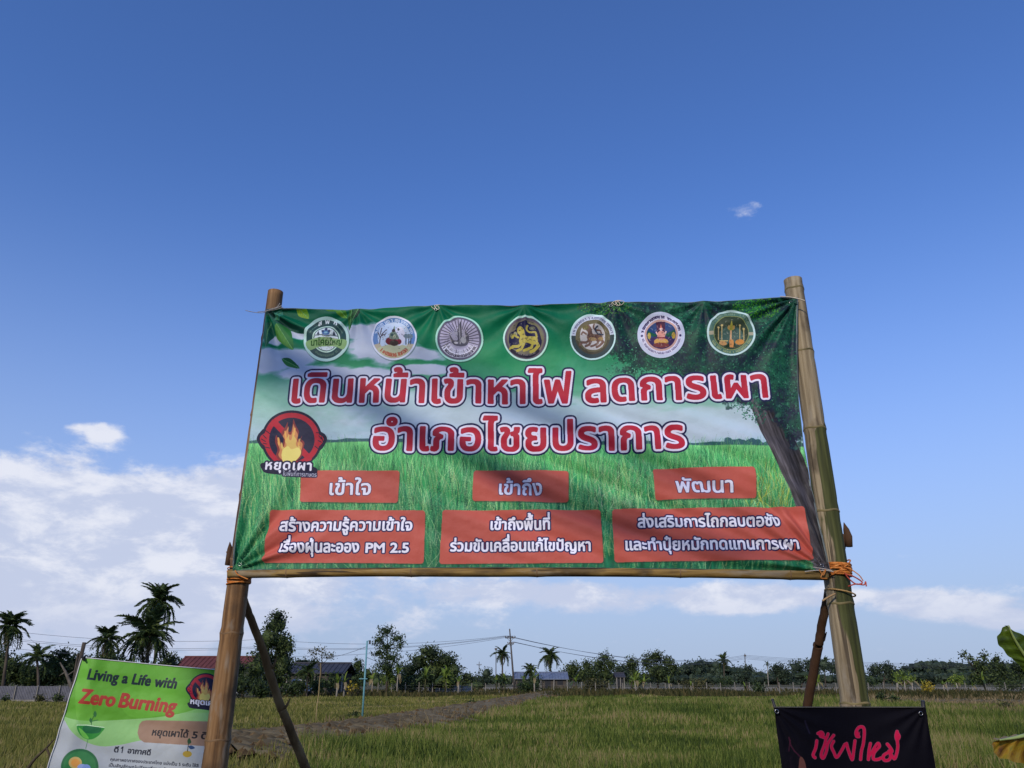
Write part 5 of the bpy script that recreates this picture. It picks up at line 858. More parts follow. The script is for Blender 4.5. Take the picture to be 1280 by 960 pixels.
# ------------------------------------------------------------------ bamboo frame of the large sign
def rdz(px, py): d = ray(px, py); return d.z/d.y
hl = rdz(333, 388)-rdz(291, 713); hr = rdz(997, 373)-rdz(1038, 714); DL = 1.2/hl; DR = 1.2/hr
PL = at(312, 550, DL); PR = at(1017, 550, DR); along = (PR-PL); along.z = 0; along.normalize(); NRM = Vector((along.y, -along.x, 0)); NRM = NRM if NRM.y < 0 else -NRM
def onplane(px, py, off=0.0):
    d = ray(px, py); P0 = PL+NRM*(-off); return EYE+d*((P0-EYE).dot(NRM)/d.dot(NRM))
frame = empty('bamboo_sign_stand', (0, 0, 0)); tag(frame, 'tall stand of two bamboo posts and a thin crossbar lashed with orange cord', 'sign stand')
def bammat(name, stops, split=None, flat=False):
    """lengthwise streaked culm; split = (x of the post axis, half width, colours of the other side)"""
    m, t, b = newmat(name, .68, .2); n = t.nodes; l = t.links; c = n.new('ShaderNodeTexCoord'); O = c.outputs['Object']
    def nz(sc, st, det=6, loc=(0, 0, 0)):
        mp = n.new('ShaderNodeMapping'); mp.inputs['Scale'].default_value = (st[2], st[1], st[0]) if flat else st; mp.inputs['Location'].default_value = loc; l.new(O, mp.inputs[0]); q = n.new('ShaderNodeTexNoise'); q.inputs['Scale'].default_value = sc; q.inputs['Detail'].default_value = det; l.new(mp.outputs[0], q.inputs[0]); return q.outputs['Fac']
    def ramp(f, cols, ps=None):
        r_ = n.new('ShaderNodeValToRGB'); e = r_.color_ramp.elements
        while len(e) < len(cols): e.new(.5)
        for i, cc in enumerate(cols): e[i].position = ps[i] if ps else .3+.4*i/(len(cols)-1); e[i].color = cc
        l.new(f, r_.inputs[0]); return r_.outputs[0]
    f = nz(70, (1, 1, .035)); col = ramp(f, stops)
    blot = nz(9, (1, 1, .5), 8, (3, 1, 2)); mk = n.new('ShaderNodeMapRange'); l.new(blot, mk.inputs[0]); mk.inputs[1].default_value = .52; mk.inputs[2].default_value = .64; mk.inputs[4].default_value = .7
    mx = n.new('ShaderNodeMix'); mx.data_type = 'RGBA'; l.new(mk.outputs[0], mx.inputs['Factor']); l.new(col, mx.inputs['A']); mx.inputs['B'].default_value = srgb(58, 48, 38); out = mx.outputs['Result']
    ck = nz(46, (1, 1, .012), 2, (9, 3, 0)); mc = n.new('ShaderNodeMapRange'); l.new(ck, mc.inputs[0]); mc.inputs[1].default_value = .64; mc.inputs[2].default_value = .67; mc.inputs[4].default_value = .8
    mq = n.new('ShaderNodeMix'); mq.data_type = 'RGBA'; l.new(mc.outputs[0], mq.inputs['Factor']); l.new(out, mq.inputs['A']); mq.inputs['B'].default_value = srgb(40, 30, 22); out = mq.outputs['Result']
    gy = nz(26, (1, 1, .3), 8, (2, 8, 4)); mg = n.new('ShaderNodeMapRange'); l.new(gy, mg.inputs[0]); mg.inputs[1].default_value = .55; mg.inputs[2].default_value = .68; mg.inputs[4].default_value = .45
    mh = n.new('ShaderNodeMix'); mh.data_type = 'RGBA'; l.new(mg.outputs[0], mh.inputs['Factor']); l.new(out, mh.inputs['A']); mh.inputs['B'].default_value = srgb(150, 142, 126); out = mh.outputs['Result']
    if split:
        sx, hw, cols = split; f2 = nz(60, (1, 1, .05), 5, (5, 5, 5)); c2 = ramp(f2, cols)
        s = n.new('ShaderNodeSeparateXYZ'); l.new(O, s.inputs[0]); wv = nz(24, (1, 1, .10), 3, (1, 7, 2))
        a = n.new('ShaderNodeMath'); a.operation = 'SUBTRACT'; l.new(s.outputs['X'], a.inputs[0]); a.inputs[1].default_value = sx
        a2 = n.new('ShaderNodeMath'); a2.operation = 'DIVIDE'; l.new(a.outputs[0], a2.inputs[0]); a2.inputs[1].default_value = hw
        a3 = n.new('ShaderNodeMath'); a3.operation = 'MULTIPLY_ADD'; l.new(wv, a3.inputs[0]); a3.inputs[1].default_value = 3.2; l.new(a2.outputs[0], a3.inputs[2])
        zz = n.new('ShaderNodeMapRange'); l.new(s.outputs['Z'], zz.inputs[0]); zz.inputs[1].default_value = 1.4; zz.inputs[2].default_value = 3.4
        zr = n.new('ShaderNodeValToRGB'); e = zr.color_ramp.elements; zj = (ZJ-1.4)/2
        for pos_, val in ((0, .56), (.2, .66), (.33, .72), (zj-.01, .80), (zj+.01, .18), (1, .1)):
            x_ = e[0] if pos_ == 0 else (e[-1] if pos_ == 1 else e.new(pos_)); x_.position = pos_; x_.color = (val, val, val, 1)
        l.new(zz.outputs[0], zr.inputs[0]); zc = n.new('ShaderNodeMath'); zc.operation = 'MULTIPLY_ADD'; l.new(zr.outputs[0], zc.inputs[0]); zc.inputs[1].default_value = 2.4; l.new(a3.outputs[0], zc.inputs[2])
        a4 = n.new('ShaderNodeMath'); a4.operation = 'SUBTRACT'; l.new(zc.outputs[0], a4.inputs[0]); a4.inputs[1].default_value = 1.2
        mr = n.new('ShaderNodeMapRange'); l.new(a4.outputs[0], mr.inputs[0]); mr.inputs[1].default_value = 1.45; mr.inputs[2].default_value = 1.6
        m2 = n.new('ShaderNodeMix'); m2.data_type = 'RGBA'; l.new(mr.outputs[0], m2.inputs['Factor']); l.new(out, m2.inputs['A']); l.new(c2, m2.inputs['B']); out = m2.outputs['Result']
    l.new(out, b.inputs['Base Color']); bp = n.new('ShaderNodeBump'); bp.inputs['Strength'].default_value = .6; bp.inputs['Distance'].default_value = .004; l.new(f, bp.inputs['Height']); l.new(bp.outputs[0], b.inputs['Normal']); return m
OFF = .065
def post(label, top, bot, r_top, r_bot, Y, nodes, mat, ringm):
    """top, bot: layout points of the axis; nodes: layout y of the joints"""
    def P(y):
        f = (y-top[1])/(bot[1]-top[1]); return onplane(top[0]+(bot[0]-top[0])*f, y, OFF)
    a, b = P(top[1]), P(bot[1]); g = a+(b-a)*((a.z+.3)/(a.z-b.z)); zn = sorted([P(y).z for y in nodes]); z = a.z; pts = []; rad = []; N_ = 150
    low = zn[0]-.33
    while low > -.3: zn.insert(0, low); low -= .3
    for i in range(N_+1):
        f = i/N_; p = a.lerp(g, f); zz = p.z; rr_ = r_top+(r_bot-r_top)*(a.z-zz)/(a.z-b.z); d = min(abs(zz-q) for q in zn); rr_ *= 1+.05*math.exp(-(d/.012)**2)-.035*math.exp(-((d-.03)/.02)**2); pts.append(p); rad.append(rr_)
    m = MB(); m.tube(pts, rad, 28); o = m.build('post', mat, frame, True); tag(o, label)
    for q in zn:
        if q > a.z-.005 or q < 0: continue
        f = (a.z-q)/(a.z-g.z); p = a.lerp(g, f); rr_ = (r_top+(r_bot-r_top)*(a.z-q)/(a.z-b.z))*1.04; n_ = 28; mm = MB(); mm.tube([p+Vector((0, 0, .0045)), p+Vector((0, 0, .002)), p+Vector((0, 0, -.0015)), p+Vector((0, 0, -.004))], [rr_*.985, rr_*1.012, rr_*1.01, rr_*.985], n_, False)
        mm.v = [(x, y, z_+.006*math.sin(4*math.atan2(y-p.y, x-p.x))*.4) for x, y, z_ in mm.v]; w = build('node_ring', mm.v, mm.f, ringm, o, True)
    return o, P, a
brown = bammat('bamboo_brown', [srgb(84, 60, 38), srgb(124, 92, 58), srgb(150, 118, 80)]); axis_r = onplane(1038, 640, OFF).x; ZJ = onplane(1020, 537, OFF).z
green = bammat('bamboo_green', [srgb(96, 84, 64), srgb(136, 122, 96), srgb(162, 148, 120)], (axis_r, .05, [srgb(50, 52, 30), srgb(66, 70, 36), srgb(86, 88, 50)]))
ringb = noisy('node_brown', [srgb(88, 68, 48), srgb(140, 112, 80)], 12, .7, .2); ringg = noisy('node_pale', [srgb(78, 72, 46), srgb(146, 132, 92)], 12, .7, .2)
ol, PLf, topL = post('dull brown weathered bamboo post', (344.5, 365), (268, 960), .036, .0485, DL, [424, 520, 620, 700, 792, 925], brown, ringb)
orr, PRf, topR = post('split coloured bamboo post, tan on the left and green on the right', (991, 350), (1080.5, 960), .041, .0535, DR, [363, 441, 537, 640, 755, 879], green, ringg)
# cut hollow ends
for tp, rad in ((topL, .036), (topR, .041)):
    m = MB(); m.tube([tp+Vector((0, 0, .001)), tp+Vector((0, 0, .004))], [rad*.78, rad*.76], 20); m.build('hollow_end', noisy('hollow', [srgb(60, 44, 30), srgb(90, 70, 50)], 20), ol if tp is topL else orr)
# crossbar
cb = [onplane(x, y, .018) for x, y in ((286, 717.5), (380, 716), (480, 715), (600, 715.5), (720, 715), (850, 716), (960, 718), (1034, 719.5))]; cpts = [Vector(p) for p in cr([tuple(p) for p in cb], 10)]; nd = [8, 23, 36, 50, 63]
m = MB(); m.tube(cpts, [.0185*(1+.10*max(math.exp(-((i-q)/.7)**2) for q in nd)) for i in range(len(cpts))], 14); xb = m.build('crossbar', bammat('bamboo_bar', [srgb(92, 70, 36), srgb(130, 104, 56), srgb(156, 130, 78)], flat=True), frame, True)
for q in nd:
    m = MB(); d = (cpts[q+1]-cpts[q-1]).normalized(); m.tube([cpts[q]-d*.004, cpts[q], cpts[q]+d*.004], [.0195, .0218, .0195], 12, False); m.build('node_ring', ringb, xb, True)
# rough braces
brm = noisy('brace_bark', [srgb(74, 54, 36), srgb(112, 86, 56), srgb(142, 116, 80)], 9, .85, .15, (1, 1, .25), .6, 30)
brd = noisy('brace_dark', [srgb(46, 32, 24), srgb(72, 52, 38), srgb(96, 74, 54)], 9, .85, .15, (1, 1, .25), .6, 30)
def brace(pts, rad, sd, label, brm=brm):
    r = random.Random(sd); P_ = [at(x, y, Y) for x, y, Y in pts]; d = P_[-1]-P_[-2]; P_.append(P_[-1]+d*((P_[-1].z+.2)/-d.z)); q = cr([tuple(p) for p in P_], 14); m = MB(); nn = len(q)
    m.tube([Vector(p)+Vector((r.uniform(-.0015, .0015), r.uniform(-.0015, .0015), 0)) for p in q], [rad*(.86+.3*i/nn+.10*math.exp(-(((i % 23)-11)/2.6)**2)) for i in range(nn)], 12); o = m.build('brace', brm, frame, True); tag(o, label)
    for k in (2, 3):
        p = Vector(q[min(k*14+6, nn-2)]); mm = MB(); mm.tube([p, p+Vector((rad*1.2, -rad*.8, .02)), p+Vector((rad*2, -rad, .05))], [rad*.5, rad*.35, rad*.12], 6); mm.build('branch_stub', brm, o, True)
brace([(287, 688, DL+.11), (303, 745, DL+.16), (328, 812, DL+.28), (348, 875, DL+.40), (380, 955, DL+.56)], .0175, 3, 'crooked brown brace behind the left post'); brace([(1056.5, 668, DR+.11), (1035, 745, DR+.17), (1024, 800, DR+.27), (1010, 880, DR+.42)], .0175, 5, 'dark straight brace behind the right post', brd)
for tip, Y in (((1058, 662), DR+.10), ((288, 686), DL+.10)):
    p = at(*tip, Y); m = MB(); m.tube([p+Vector((0, 0, -.07)), p+Vector((.003, 0, -.03)), p+Vector((-.001, 0, .0)), p+Vector((-.004, 0, .016)), p+Vector((-.006, 0, .03))], [.0145, .0165, .012, .006, .001], 9); m.build('brace_tip', brd, frame, True)
# lashings
cord = noisy('orange_cord', [srgb(150, 84, 34), srgb(196, 118, 52), srgb(214, 150, 84)], 60, .7, .2, bump=.4); redcord = noisy('red_cord', [srgb(150, 50, 40), srgb(190, 84, 60)], 60, .7); string = noisy('white_string', [srgb(190, 176, 156), srgb(220, 208, 190)], 40, .8)
def wrap(px, y, rad, n, mat, th=.0035, sp=.009, tilt=.1, name='lashing', sd=1, stretch=1.0):
    r = random.Random(sd); p = onplane(px, y, OFF); m = MB()
    for k in range(n):
        t = r.uniform(-tilt, tilt); z0 = (k-(n-1)/2)*sp; m.tube([p+Vector((math.cos(a)*rad*stretch, math.sin(a)*rad*1.12, z0+math.cos(a+k)*rad*t)) for a in [i*math.pi/12 for i in range(25)]], th*r.uniform(.8, 1.15), 5, False)
    return m.build(name, mat, frame, True)
wrap(299, 724, .0465, 7, cord, .0034, .006, .12, sd=2); wrap(299, 716, .0475, 3, cord, .003, .01, .7, sd=3)
wrap(1046, 713, .053, 7, cord, .0036, .0068, .14, sd=4); wrap(1046, 713, .0545, 4, cord, .003, .004, .7, sd=5); wrap(1050, 741, .0545, 1, noisy('straw_cord', [srgb(160, 124, 70), srgb(190, 156, 100)], 30), .003, .01, -.42, sd=6)
def cordline(name, pts, th, mat, par=None, off=-.02):
    m = MB(); m.tube([Vector(p) for p in cr([tuple(onplane(x, y, off)) for x, y in pts], 6)], th, 5); return m.build(name, mat, par or frame, True)
cordline('loose_cord', [(1058, 718), (1068, 721), (1078, 728), (1070, 730), (1060, 722), (1056, 716)], .0028, redcord, None, .0); cordline('loose_cord', [(1060, 733), (1070, 730), (1080, 731), (1082, 727), (1083, 733)], .0026, redcord, None, .0); cordline('loose_cord', [(1052, 708), (1064, 712), (1074, 719), (1079, 726)], .0022, cord, None, .0)
cordline('lashing', [(1024, 712), (1029, 719), (1032, 712), (1026, 722), (1034, 723)], .0028, cord, None, -.012); cordline('straw_end', [(1028, 751), (1036, 746), (1044, 742)], .004, noisy('straw2', [srgb(150, 120, 80), srgb(180, 150, 110)], 30), None, .0)
# ------------------------------------------------------------------ the large banner
def fold_main(u, v):
    d = np.zeros_like(u); L_ = 2.4; H_ = 1.2
    def radial(cu, cv, a0, k, amp, r0, ph, sgn=1, lo=.05):
        nonlocal d
        x = (u-cu)*L_; y = (v-cv)*H_; r = np.hypot(x, y)+1e-6; th = np.arctan2(np.abs(y), np.abs(x)); d = d+amp*np.cos(k*(th-a0)+ph)*np.exp(-((r-.12)/r0)**2)*np.clip(r/lo, 0, 1)
    radial(1, 0, .8, 15, .010, .34, 0); radial(1, 0, .9, 24, .006, .22, 1.0); radial(0, 0, .5, 13, .011, .20, .4); radial(0, 0, .6, 22, .006, .14, 2); radial(0, 1, .8, 15, .011, .30, .8); radial(0, 1, .6, 26, .004, .2, .1); radial(1, 1, .45, 21, .0085, .40, .2); radial(1, 1, .3, 34, .004, .28, .2)
    # long slack folds running down to the lower right, as cloth hung from its top edge
    s = v*H_-.36*u*L_; e = np.exp(-((u-.68)/.34)**2)*np.exp(-((v-.72)/.30)**2)
    w = s*2*np.pi/.165+1.2*np.sin(u*5)+.5; d = d+.011*e*(np.sin(w)+.35*np.sin(2*w+.8))
    s2 = v*H_*1.0-.9*(u-.5)*L_; d = d+.006*np.exp(-((u-.30)/.22)**2-((v-.42)/.22)**2)*np.sin(s2*2*np.pi/.3); d = d+.005*np.exp(-((u-.55)/.25)**2-((v-.12)/.14)**2)*np.sin((v*H_+.35*u*L_)*2*np.pi/.19)
    for cu in (.335, .665, .5, .18, .83): radial(cu, 0, .9, 11, .006, .16, cu*9); d = d+.007*np.exp(-((u-cu)/.04)**2-(v/.10)**2)*np.cos((u-cu)*L_*46)
    d = d+.018*np.sin(np.pi*u)*np.sin(np.pi*v)*np.sin(u*7+1)+.0035*(vnoise(u*26, v*13, 77, 3)-.5)*2
    d = d+.012*np.exp(-(v/.012)**2)*0
    return d
P1 = art_main(); mat1 = printmat('banner_print', P1.image('banner_print'), .55, .18, .12); ban, GP = sheet('main_banner', P1, tuple(PL), tuple(NRM), fold_main, 420, 210, mat1)
tag(ban, 'wide green banner with red headline and seven round seals stretched between two bamboo posts', 'banner')
hem = newmat('hem', .5, .3)[0]; hem.node_tree.nodes['Principled BSDF'].inputs['Base Color'].default_value = srgb(120, 130, 130)
def edge(idx, th=.0035, name='hem_cord'):
    m = MB(); m.tube([Vector(p)-NRM*.004 for p in idx], th, 5); m.build(name, hem, ban, True)
edge(GP[0, ::6]); edge(GP[::6, 0]); edge(GP[::6, -1]); edge(GP[-1, ::6])
eye = newmat('eyelet_metal', .3, .6)[0]; eye.node_tree.nodes['Principled BSDF'].inputs['Metallic'].default_value = 1; eye.node_tree.nodes['Principled BSDF'].inputs['Base Color'].default_value = (.3, .3, .3, 1)
def ring(c, nrm, R0, th, name, mat, par):
    n_ = Vector(nrm).normalized(); u = n_.orthogonal().normalized(); w = n_.cross(u); m = MB(); m.tube([c+(u*math.cos(a)+w*math.sin(a))*R0 for a in [i*math.pi/8 for i in range(17)]], th, 5, False); return m.build(name, mat, par, True)
for (j, i) in ((4, 5), (4, 139), (4, 277), (4, 415), (206, 5), (206, 415)): ring(Vector(GP[j, i])+NRM*.002, NRM, .006, .0016, 'eyelet', eye, ban)
def bl(name, pts, th, off=.012, mat=None): return cordline(name, pts, th, mat or string, ban, -off)
bl('tie_string', [(354, 384), (345, 387), (336, 388), (328, 391), (316, 390), (307, 388)], .0016); bl('tie_string', [(350, 379), (346, 384), (338, 387), (330, 389), (322, 390)], .0018); bl('tie_string', [(352, 382), (346, 385), (340, 386)], .0026)
bl('tie_string', [(975, 370.5), (985, 371), (991, 372)], .002); bl('tie_string', [(991, 372), (998, 373.5), (1006, 376)], .0028, .03)
for (x, y) in ((545, 384), (771, 379)):
    r = random.Random(int(x)); bl('tie_string', [(x-6, y-1), (x-2, y+2), (x+1, y-2), (x+4, y+1), (x+2, y+3), (x-2, y-2), (x+5, y-3)], .0018, .008)
bl('tie_string', [(764, 380), (768, 376.5), (774, 375.5), (780, 377), (777, 381), (770, 382)], .0015, .006)
bl('tie_cord', [(1006, 714.5), (1020, 713), (1036, 713.5), (1042, 715)], .002); bl('tie_cord', [(1016, 709), (1030, 711), (1040, 713)], .0018); bl('tie_cord', [(294, 713), (297, 718), (305, 722), (310, 724)], .0026, .01, cord)

# ------------------------------------------------------------------ green standing banner
GY = DL+.32; n2 = Vector((.13, -1, .06)).normalized()
def fold2(u, v):
    s = v*1.9-.25*u*.75; return .006*np.sin(u*9+v*3)+.0045*np.exp(-((u-.09)/.05)**2)*2+.003*np.sin(s*2*np.pi/.3)+.003*(vnoise(u*12, v*16, 8, 3)-.5)*2-.016*np.sin(np.pi*u)*np.exp(-v*6)
P2 = art_green(); p0 = at(103, 830, GY); gb, GP2 = sheet('green_banner', P2, tuple(p0), tuple(n2), fold2, 90, 120, printmat('green_print', P2.image('green_print'), .55, .2, .1)); root = empty('standing_banner', (p0.x, GY, 0)); bpy.data.objects.remove(root)
tag(gb, 'green and white standing banner with a no fire ring left of the left bamboo post', 'banner')
woodm = noisy('weathered_wood', [srgb(70, 64, 58), srgb(108, 100, 92)], 14, .9, .1, (1, 1, .15), .4)
for (a, b, th, nm, lb) in (((105.5, 803), (30, 1120), .0085, 'pole', 'short grey wooden pole'), ((97.5, 817), (90, 860), .004, 'tie_stick', None)):
    q0, q1 = at(*a, GY+.03), at(*b, GY+.10); q2 = q0+(q1-q0)*((q0.z+.1)/(q0.z-q1.z)); m = MB(); m.tube([q0, q0.lerp(q2 if nm == 'pole' else q1, .5), q2 if nm == 'pole' else q1], th, 8); m.build(nm, woodm, gb, True)
q0 = at(268, 835, GY+.2); m = MB(); m.tube([q0, Vector((q0.x-.02, q0.y+.05, -.1))], .012, 8); m.build('pole', woodm, gb, True)
m = MB(); m.tube([at(102, 821, GY-.01), at(105, 826, GY-.02), at(107, 819, GY+.01), at(103, 823, GY-.015)], .004, 5); m.build('tie_knot', rub, gb, True)
whed = newmat('white_edge', .5, .3)[0]; whed.node_tree.nodes['Principled BSDF'].inputs['Base Color'].default_value = (.62, .63, .62, 1)
m = MB(); m.tube([Vector(p)+n2*.003 for p in GP2[::4, 0]], .0025, 5); m.build('hem', whed, gb, True); m = MB(); m.tube([Vector(p)+n2*.003 for p in GP2[0, ::4]], .002, 5); m.build('hem', whed, gb, True)

# ------------------------------------------------------------------ black banner
BY = DR-.28; n3 = Vector((0, -1, 0))
def fold3(u, v): return .004*np.sin(u*8+2*v)+.004*np.exp(-(np.hypot(u, v*1.3)/.3)**2)*np.cos(18*np.arctan2(v+.01, u+.01))+.004*np.exp(-(np.hypot(1-u, v*1.3)/.3)**2)*np.cos(18*np.arctan2(v+.01, 1.01-u))+.002*(vnoise(u*14, v*14, 5, 3)-.5)
P3 = art_black(); p0 = at(1060, 900, BY); kb, GP3 = sheet('black_banner', P3, tuple(p0), tuple(n3), fold3, 90, 110, printmat('black_print', P3.image('black_print'), .75, .1, .05, (.03, .03, .035, 1)))
tag(kb, 'black banner with pink brush lettering standing in front of the right bamboo post', 'banner'); blk = noisy('black_rod', [srgb(20, 20, 22), srgb(34, 34, 38)], 8, .5, .4); hemk = noisy('hem_dark', [srgb(60, 60, 58), srgb(84, 82, 76)], 20, .7)
for a, b, th in (((965.5, 874), (972, 895), .0055), ((1153.5, 876), (1156, 900), .0085)):
    q0, q1 = at(*a, BY+.008), at(*b, BY+.02); q2 = Vector((q1.x, q1.y, -.1)); m = MB(); m.tube([q0, q1, q2], [th*.8, th, th], 8); m.build('rod', blk, kb, True)
for (x, y) in ((971, 889.5), (1151, 892)): p = at(x, y, BY-.012); ring(p, n3, .006, .0018, 'eyelet', eye, kb)
m = MB(); m.tube([Vector(p)+n3*.002 for p in GP3[0, ::4]], .0022, 5); m.build('hem', hemk, kb, True)

# ------------------------------------------------------------------ banana plant at the right edge
BLY = 2.6; broot = empty('banana_plant', tuple(at(1330, 900, BLY)[:2])+(0,)); tag(broot, 'big near banana plant at the right edge with a green and a yellowing leaf', 'banana plant')
def leafstuff(name, cols, bandcols):
    m, t, b = newmat(name, .38, .4); n = t.nodes; l = t.links; uv = n.new('ShaderNodeUVMap'); uv.uv_map = 'UVMap'; s = n.new('ShaderNodeSeparateXYZ'); l.new(uv.outputs[0], s.inputs[0])
    mp = n.new('ShaderNodeMapping'); mp.inputs['Scale'].default_value = (60, .8, 1); l.new(uv.outputs[0], mp.inputs[0]); q = n.new('ShaderNodeTexNoise'); q.inputs['Scale'].default_value = 1.2; q.inputs['Detail'].default_value = 5; l.new(mp.outputs[0], q.inputs[0])
    mp2 = n.new('ShaderNodeMapping'); mp2.inputs['Scale'].default_value = (7, 3, 1); l.new(uv.outputs[0], mp2.inputs[0]); q2 = n.new('ShaderNodeTexNoise'); q2.inputs['Scale'].default_value = 1.4; q2.inputs['Detail'].default_value = 6; l.new(mp2.outputs[0], q2.inputs[0])
    a = n.new('ShaderNodeMath'); a.operation = 'MULTIPLY_ADD'; l.new(q.outputs['Fac'], a.inputs[0]); a.inputs[1].default_value = .4; l.new(q2.outputs['Fac'], a.inputs[2]); r_ = n.new('ShaderNodeValToRGB'); e = r_.color_ramp.elements
    while len(e) < len(cols): e.new(.5)
    for i, cc in enumerate(cols): e[i].position = .5+.4*i/(len(cols)-1); e[i].color = cc
    l.new(a.outputs[0], r_.inputs[0]); l.new(r_.outputs[0], b.inputs['Base Color']); bp = n.new('ShaderNodeBump'); bp.inputs['Strength'].default_value = .3; bp.inputs['Distance'].default_value = .004; l.new(q.outputs['Fac'], bp.inputs['Height']); l.new(bp.outputs[0], b.inputs['Normal'])
    tr = n.new('ShaderNodeBsdfTranslucent'); l.new(r_.outputs[0], tr.inputs[0]); ms = n.new('ShaderNodeMixShader'); ms.inputs[0].default_value = .35; l.new(b.outputs[0], ms.inputs[1]); l.new(tr.outputs[0], ms.inputs[2]); l.new(ms.outputs[0], n['Material Output'].inputs[0]); return m
def bigleaf(rib, up, lo, mat, label, curl=.03, N_=40, depth=0):
    """rib, up, lo: matching layout outlines (tip first) with distance; a curved blade with a thick midrib"""
    A, B, C_ = [[Vector(p) for p in cr([tuple(at(*q)) for q in s], 10)] for s in (up, rib, lo)]; V = []; F = []; K = 6; n_ = len(B); uvs = []; r = random.Random(len(label))
    for i in range(n_):
        for k in range(-K, K+1):
            t = abs(k)/K; q = B[i].lerp(A[i] if k < 0 else C_[i], t); q = q+Vector((0, curl*math.sin(t*math.pi/2)+.002*math.sin(i*1.1), .002*math.sin(i*.9)*t)); V.append(tuple(q)); uvs.append((i/n_, (k+K)/(2*K)))
    w = 2*K+1
    for i in range(n_-1):
        for k in range(2*K): a = i*w+k; F.append((a, a+1, a+w+1, a+w))
    o = build('leaf', V, F, mat, broot, True); uvl = o.data.uv_layers.new(name='UVMap')
    for lp in o.data.loops: uvl.data[lp.index].uv = uvs[lp.vertex_index]
    tag(o, label); m = MB(); m.tube([b+Vector((0, -.003, 0)) for b in B], [.002+.008*i/n_ for i in range(n_)], 6); m.build('midrib', noisy('midrib', [srgb(120, 140, 70), srgb(160, 176, 110)], 9, .5), o, True)
gl = leafstuff('banana_green', [srgb(52, 66, 18), srgb(78, 98, 22), srgb(98, 120, 34)], None); yl = leafstuff('banana_yellow', [srgb(92, 56, 22), srgb(150, 112, 26), srgb(168, 138, 36), srgb(128, 122, 40)], None)
bigleaf([(1260, 782, 2.5), (1268, 800, 2.52), (1284, 824, 2.55), (1310, 850, 2.58), (1330, 905, 2.62)], [(1260, 781, 2.5), (1284, 794, 2.55), (1312, 808, 2.6), (1340, 838, 2.62), (1336, 900, 2.62)], [(1259.5, 783, 2.5), (1251, 800, 2.48), (1266, 820, 2.5), (1284, 838, 2.54), (1322, 905, 2.62)], gl, 'broad green leaf with a pointed torn tip', .02)
bigleaf([(1249, 925, 2.3), (1266, 922.5, 2.33), (1284, 919, 2.36), (1310, 918, 2.45), (1330, 930, 2.6)], [(1249, 924.5, 2.3), (1266, 921.8, 2.335), (1284, 918.3, 2.365), (1310, 917, 2.455), (1331, 929, 2.6)], [(1248.5, 930, 2.28), (1254, 946, 2.28), (1280, 954, 2.3), (1310, 962, 2.4), (1328, 940, 2.6)], yl, 'drooping yellow leaf with brown scorched edge', .03)
for i in range(4):
    a = i*1.3; x0 = broot.location.x; p = Vector((x0, BLY, 1.5)); e = p+Vector((.5+.2*math.cos(a), .5*math.sin(a), .5-.3*i)); up = p.lerp(e, .5)+Vector((0, 0, .25)); q = [Vector(z_) for z_ in cr([tuple(p), tuple(up), tuple(e)], 8)]; V = []; F = []
    for j, c_ in enumerate(q): w_ = .16*math.sin(min(1, j/len(q)+.08)*math.pi)**.6; V += [tuple(c_+Vector((0, -w_, -.03))), tuple(c_), tuple(c_+Vector((0, w_, -.03)))]
    for j in range(len(q)-1):
        for k in (0, 1): F.append((j*3+k, j*3+k+1, j*3+k+4, j*3+k+3))
    o = build('leaf', V, F, gl, broot, True); uvl = o.data.uv_layers.new(name='UVMap')
    for lp in o.data.loops: uvl.data[lp.index].uv = (lp.vertex_index//3/len(q), (lp.vertex_index % 3)/2)
x0 = broot.location.x; m = MB(); m.tube([(x0, BLY, 0), (x0+.01, BLY, .8), (x0, BLY, 1.55)], [.085, .07, .045], 12); m.build('stem', noisy('banana_stem', [srgb(80, 84, 44), srgb(112, 112, 66), srgb(96, 70, 44)], 6, .6, .3, (1, 1, .3)), broot, True)
# dry twig at lower left
twm = noisy('twig', [srgb(58, 50, 38), srgb(84, 74, 56)], 20, .9); root = empty('dry_twig', tuple(at(20, 1050, 4.6)[:2])+(0,)); tag(root, 'dry forked twig beside the lower left corner of the green banner', 'twig')
b0 = at(20, 1050, 4.6); m = MB(); m.tube([(b0.x-.1, 4.6, 0), at(12, 990, 4.6), at(44, 948, 4.6), at(58, 935, 4.6), at(68, 924, 4.6)], [.014, .012, .008, .006, .003], 6); m.build('stem', twm, root, True); m = MB(); m.tube([at(58, 935, 4.6), at(62, 944, 4.6), at(62.5, 960, 4.6)], [.006, .005, .003], 5); m.build('fork', twm, root, True)

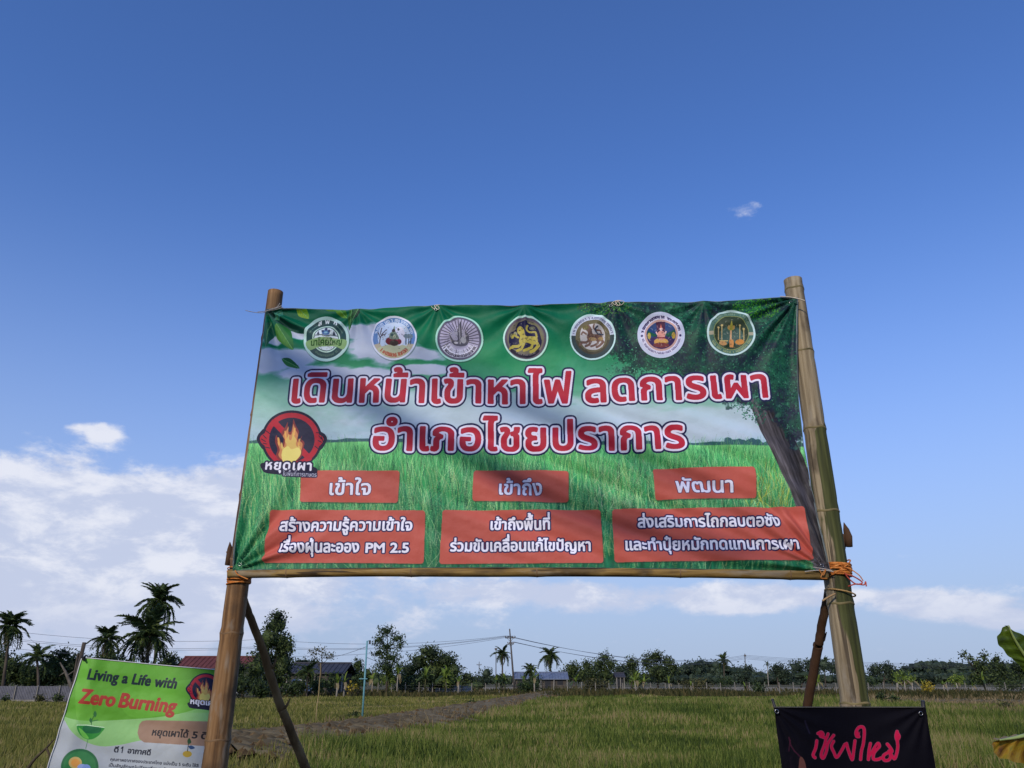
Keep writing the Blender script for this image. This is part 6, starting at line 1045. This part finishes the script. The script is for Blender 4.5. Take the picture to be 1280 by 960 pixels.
# ------------------------------------------------------------------ trees behind the photographer, between the low sun and the sign
def shade_pt(px, py, t): return onplane(px, py)+sd*t
tb = empty('shade_tree', (-3.0, -4.2, 0)); tag(tb, 'bare branched tree standing behind the photographer', 'tree'); root_p = Vector((-3.0, -4.2, 0)); fork = shade_pt(150, 470, 4.2)
m = MB(); m.tube([root_p, root_p.lerp(fork, .35)+Vector((0, 0, .3)), root_p.lerp(fork, .7)+Vector((0, 0, .25)), fork], [.16, .14, .11, .08], 10); m.build('trunk', bark, tb, True)
for pts, t, r0 in (([(450, 500), (528, 541), (620, 578), (712, 616), (770, 642), (850, 664), (930, 690), (1010, 716), (1060, 735)], 3.6, .034), ([(560, 446), (640, 486), (720, 520), (800, 560), (900, 590)], 3.9, .02), ([(700, 640), (790, 668), (860, 690), (950, 700), (1040, 716)], 3.4, .02),
                   ([(420, 560), (470, 590), (520, 630), (580, 660), (640, 700)], 3.8, .011), ([(620, 372), (680, 402), (740, 446), (800, 470)], 3.8, .016), ([(860, 600), (910, 640), (980, 668), (1030, 690)], 3.5, .011), ([(380, 480), (430, 520), (480, 545), (560, 565)], 3.9, .012), ([(740, 540), (800, 590), (860, 610), (960, 640)], 3.7, .010)):
    q = [tuple(shade_pt(x, y, t)) for x, y in pts]; a = Vector(q[0]); q = cr([tuple(fork), tuple(fork.lerp(a, .5)+Vector((0, 0, .25)))]+q, 5); m = MB(); nn = len(q); m.tube(q, [r0*(1.5-1.1*(i/nn)) for i in range(nn)], 7); m.build('branch', bark, tb, True)
for i, (x, zt, rx, lb) in enumerate([(-8.6, 5.8, 2.0, 'tall round tree at the left end of the unseen row added for shade'), (-5.2, 5.6, 2.1, 'second tree of the unseen row added for shade behind the photographer'), (-1.9, 5.7, 2.1, 'third tree of the unseen row added for shade, behind the photographer'), (1.4, 5.6, 2.1, 'fourth tree of the unseen row added for shade, right behind the photographer'), (4.7, 5.8, 2.1, 'last tree at the right end of the unseen row added for shade')]):  # leafy row added out of view, thinned to half-shade posts and low banners
    rt = empty('added_shade_tree', (x, -4.6, 0)); tag(rt, lb, 'tree', 'unseen trees added to shade the signs'); m = MB(); m.tube([(x, -4.6, 0), (x+.1, -4.6, 1.5), (x, -4.6, 4)], [.2, .16, .08], 9); m.build('trunk', bark, rt, True)
    lb_ = [(x, -4.6, zt-1.3, rx, 1.6, 1.5), (x-1, -4.8, zt-2.9, rx*.75, 1.4, 1.5), (x+1, -4.5, zt-3, rx*.75, 1.4, 1.5), (x, -4.6, zt-4.4, rx, 1.4, 1.2)]; V, F = leaf_cloud(lb_, 1700, .13, 500+i); build('crown', V, F, LM['mid'], rt)
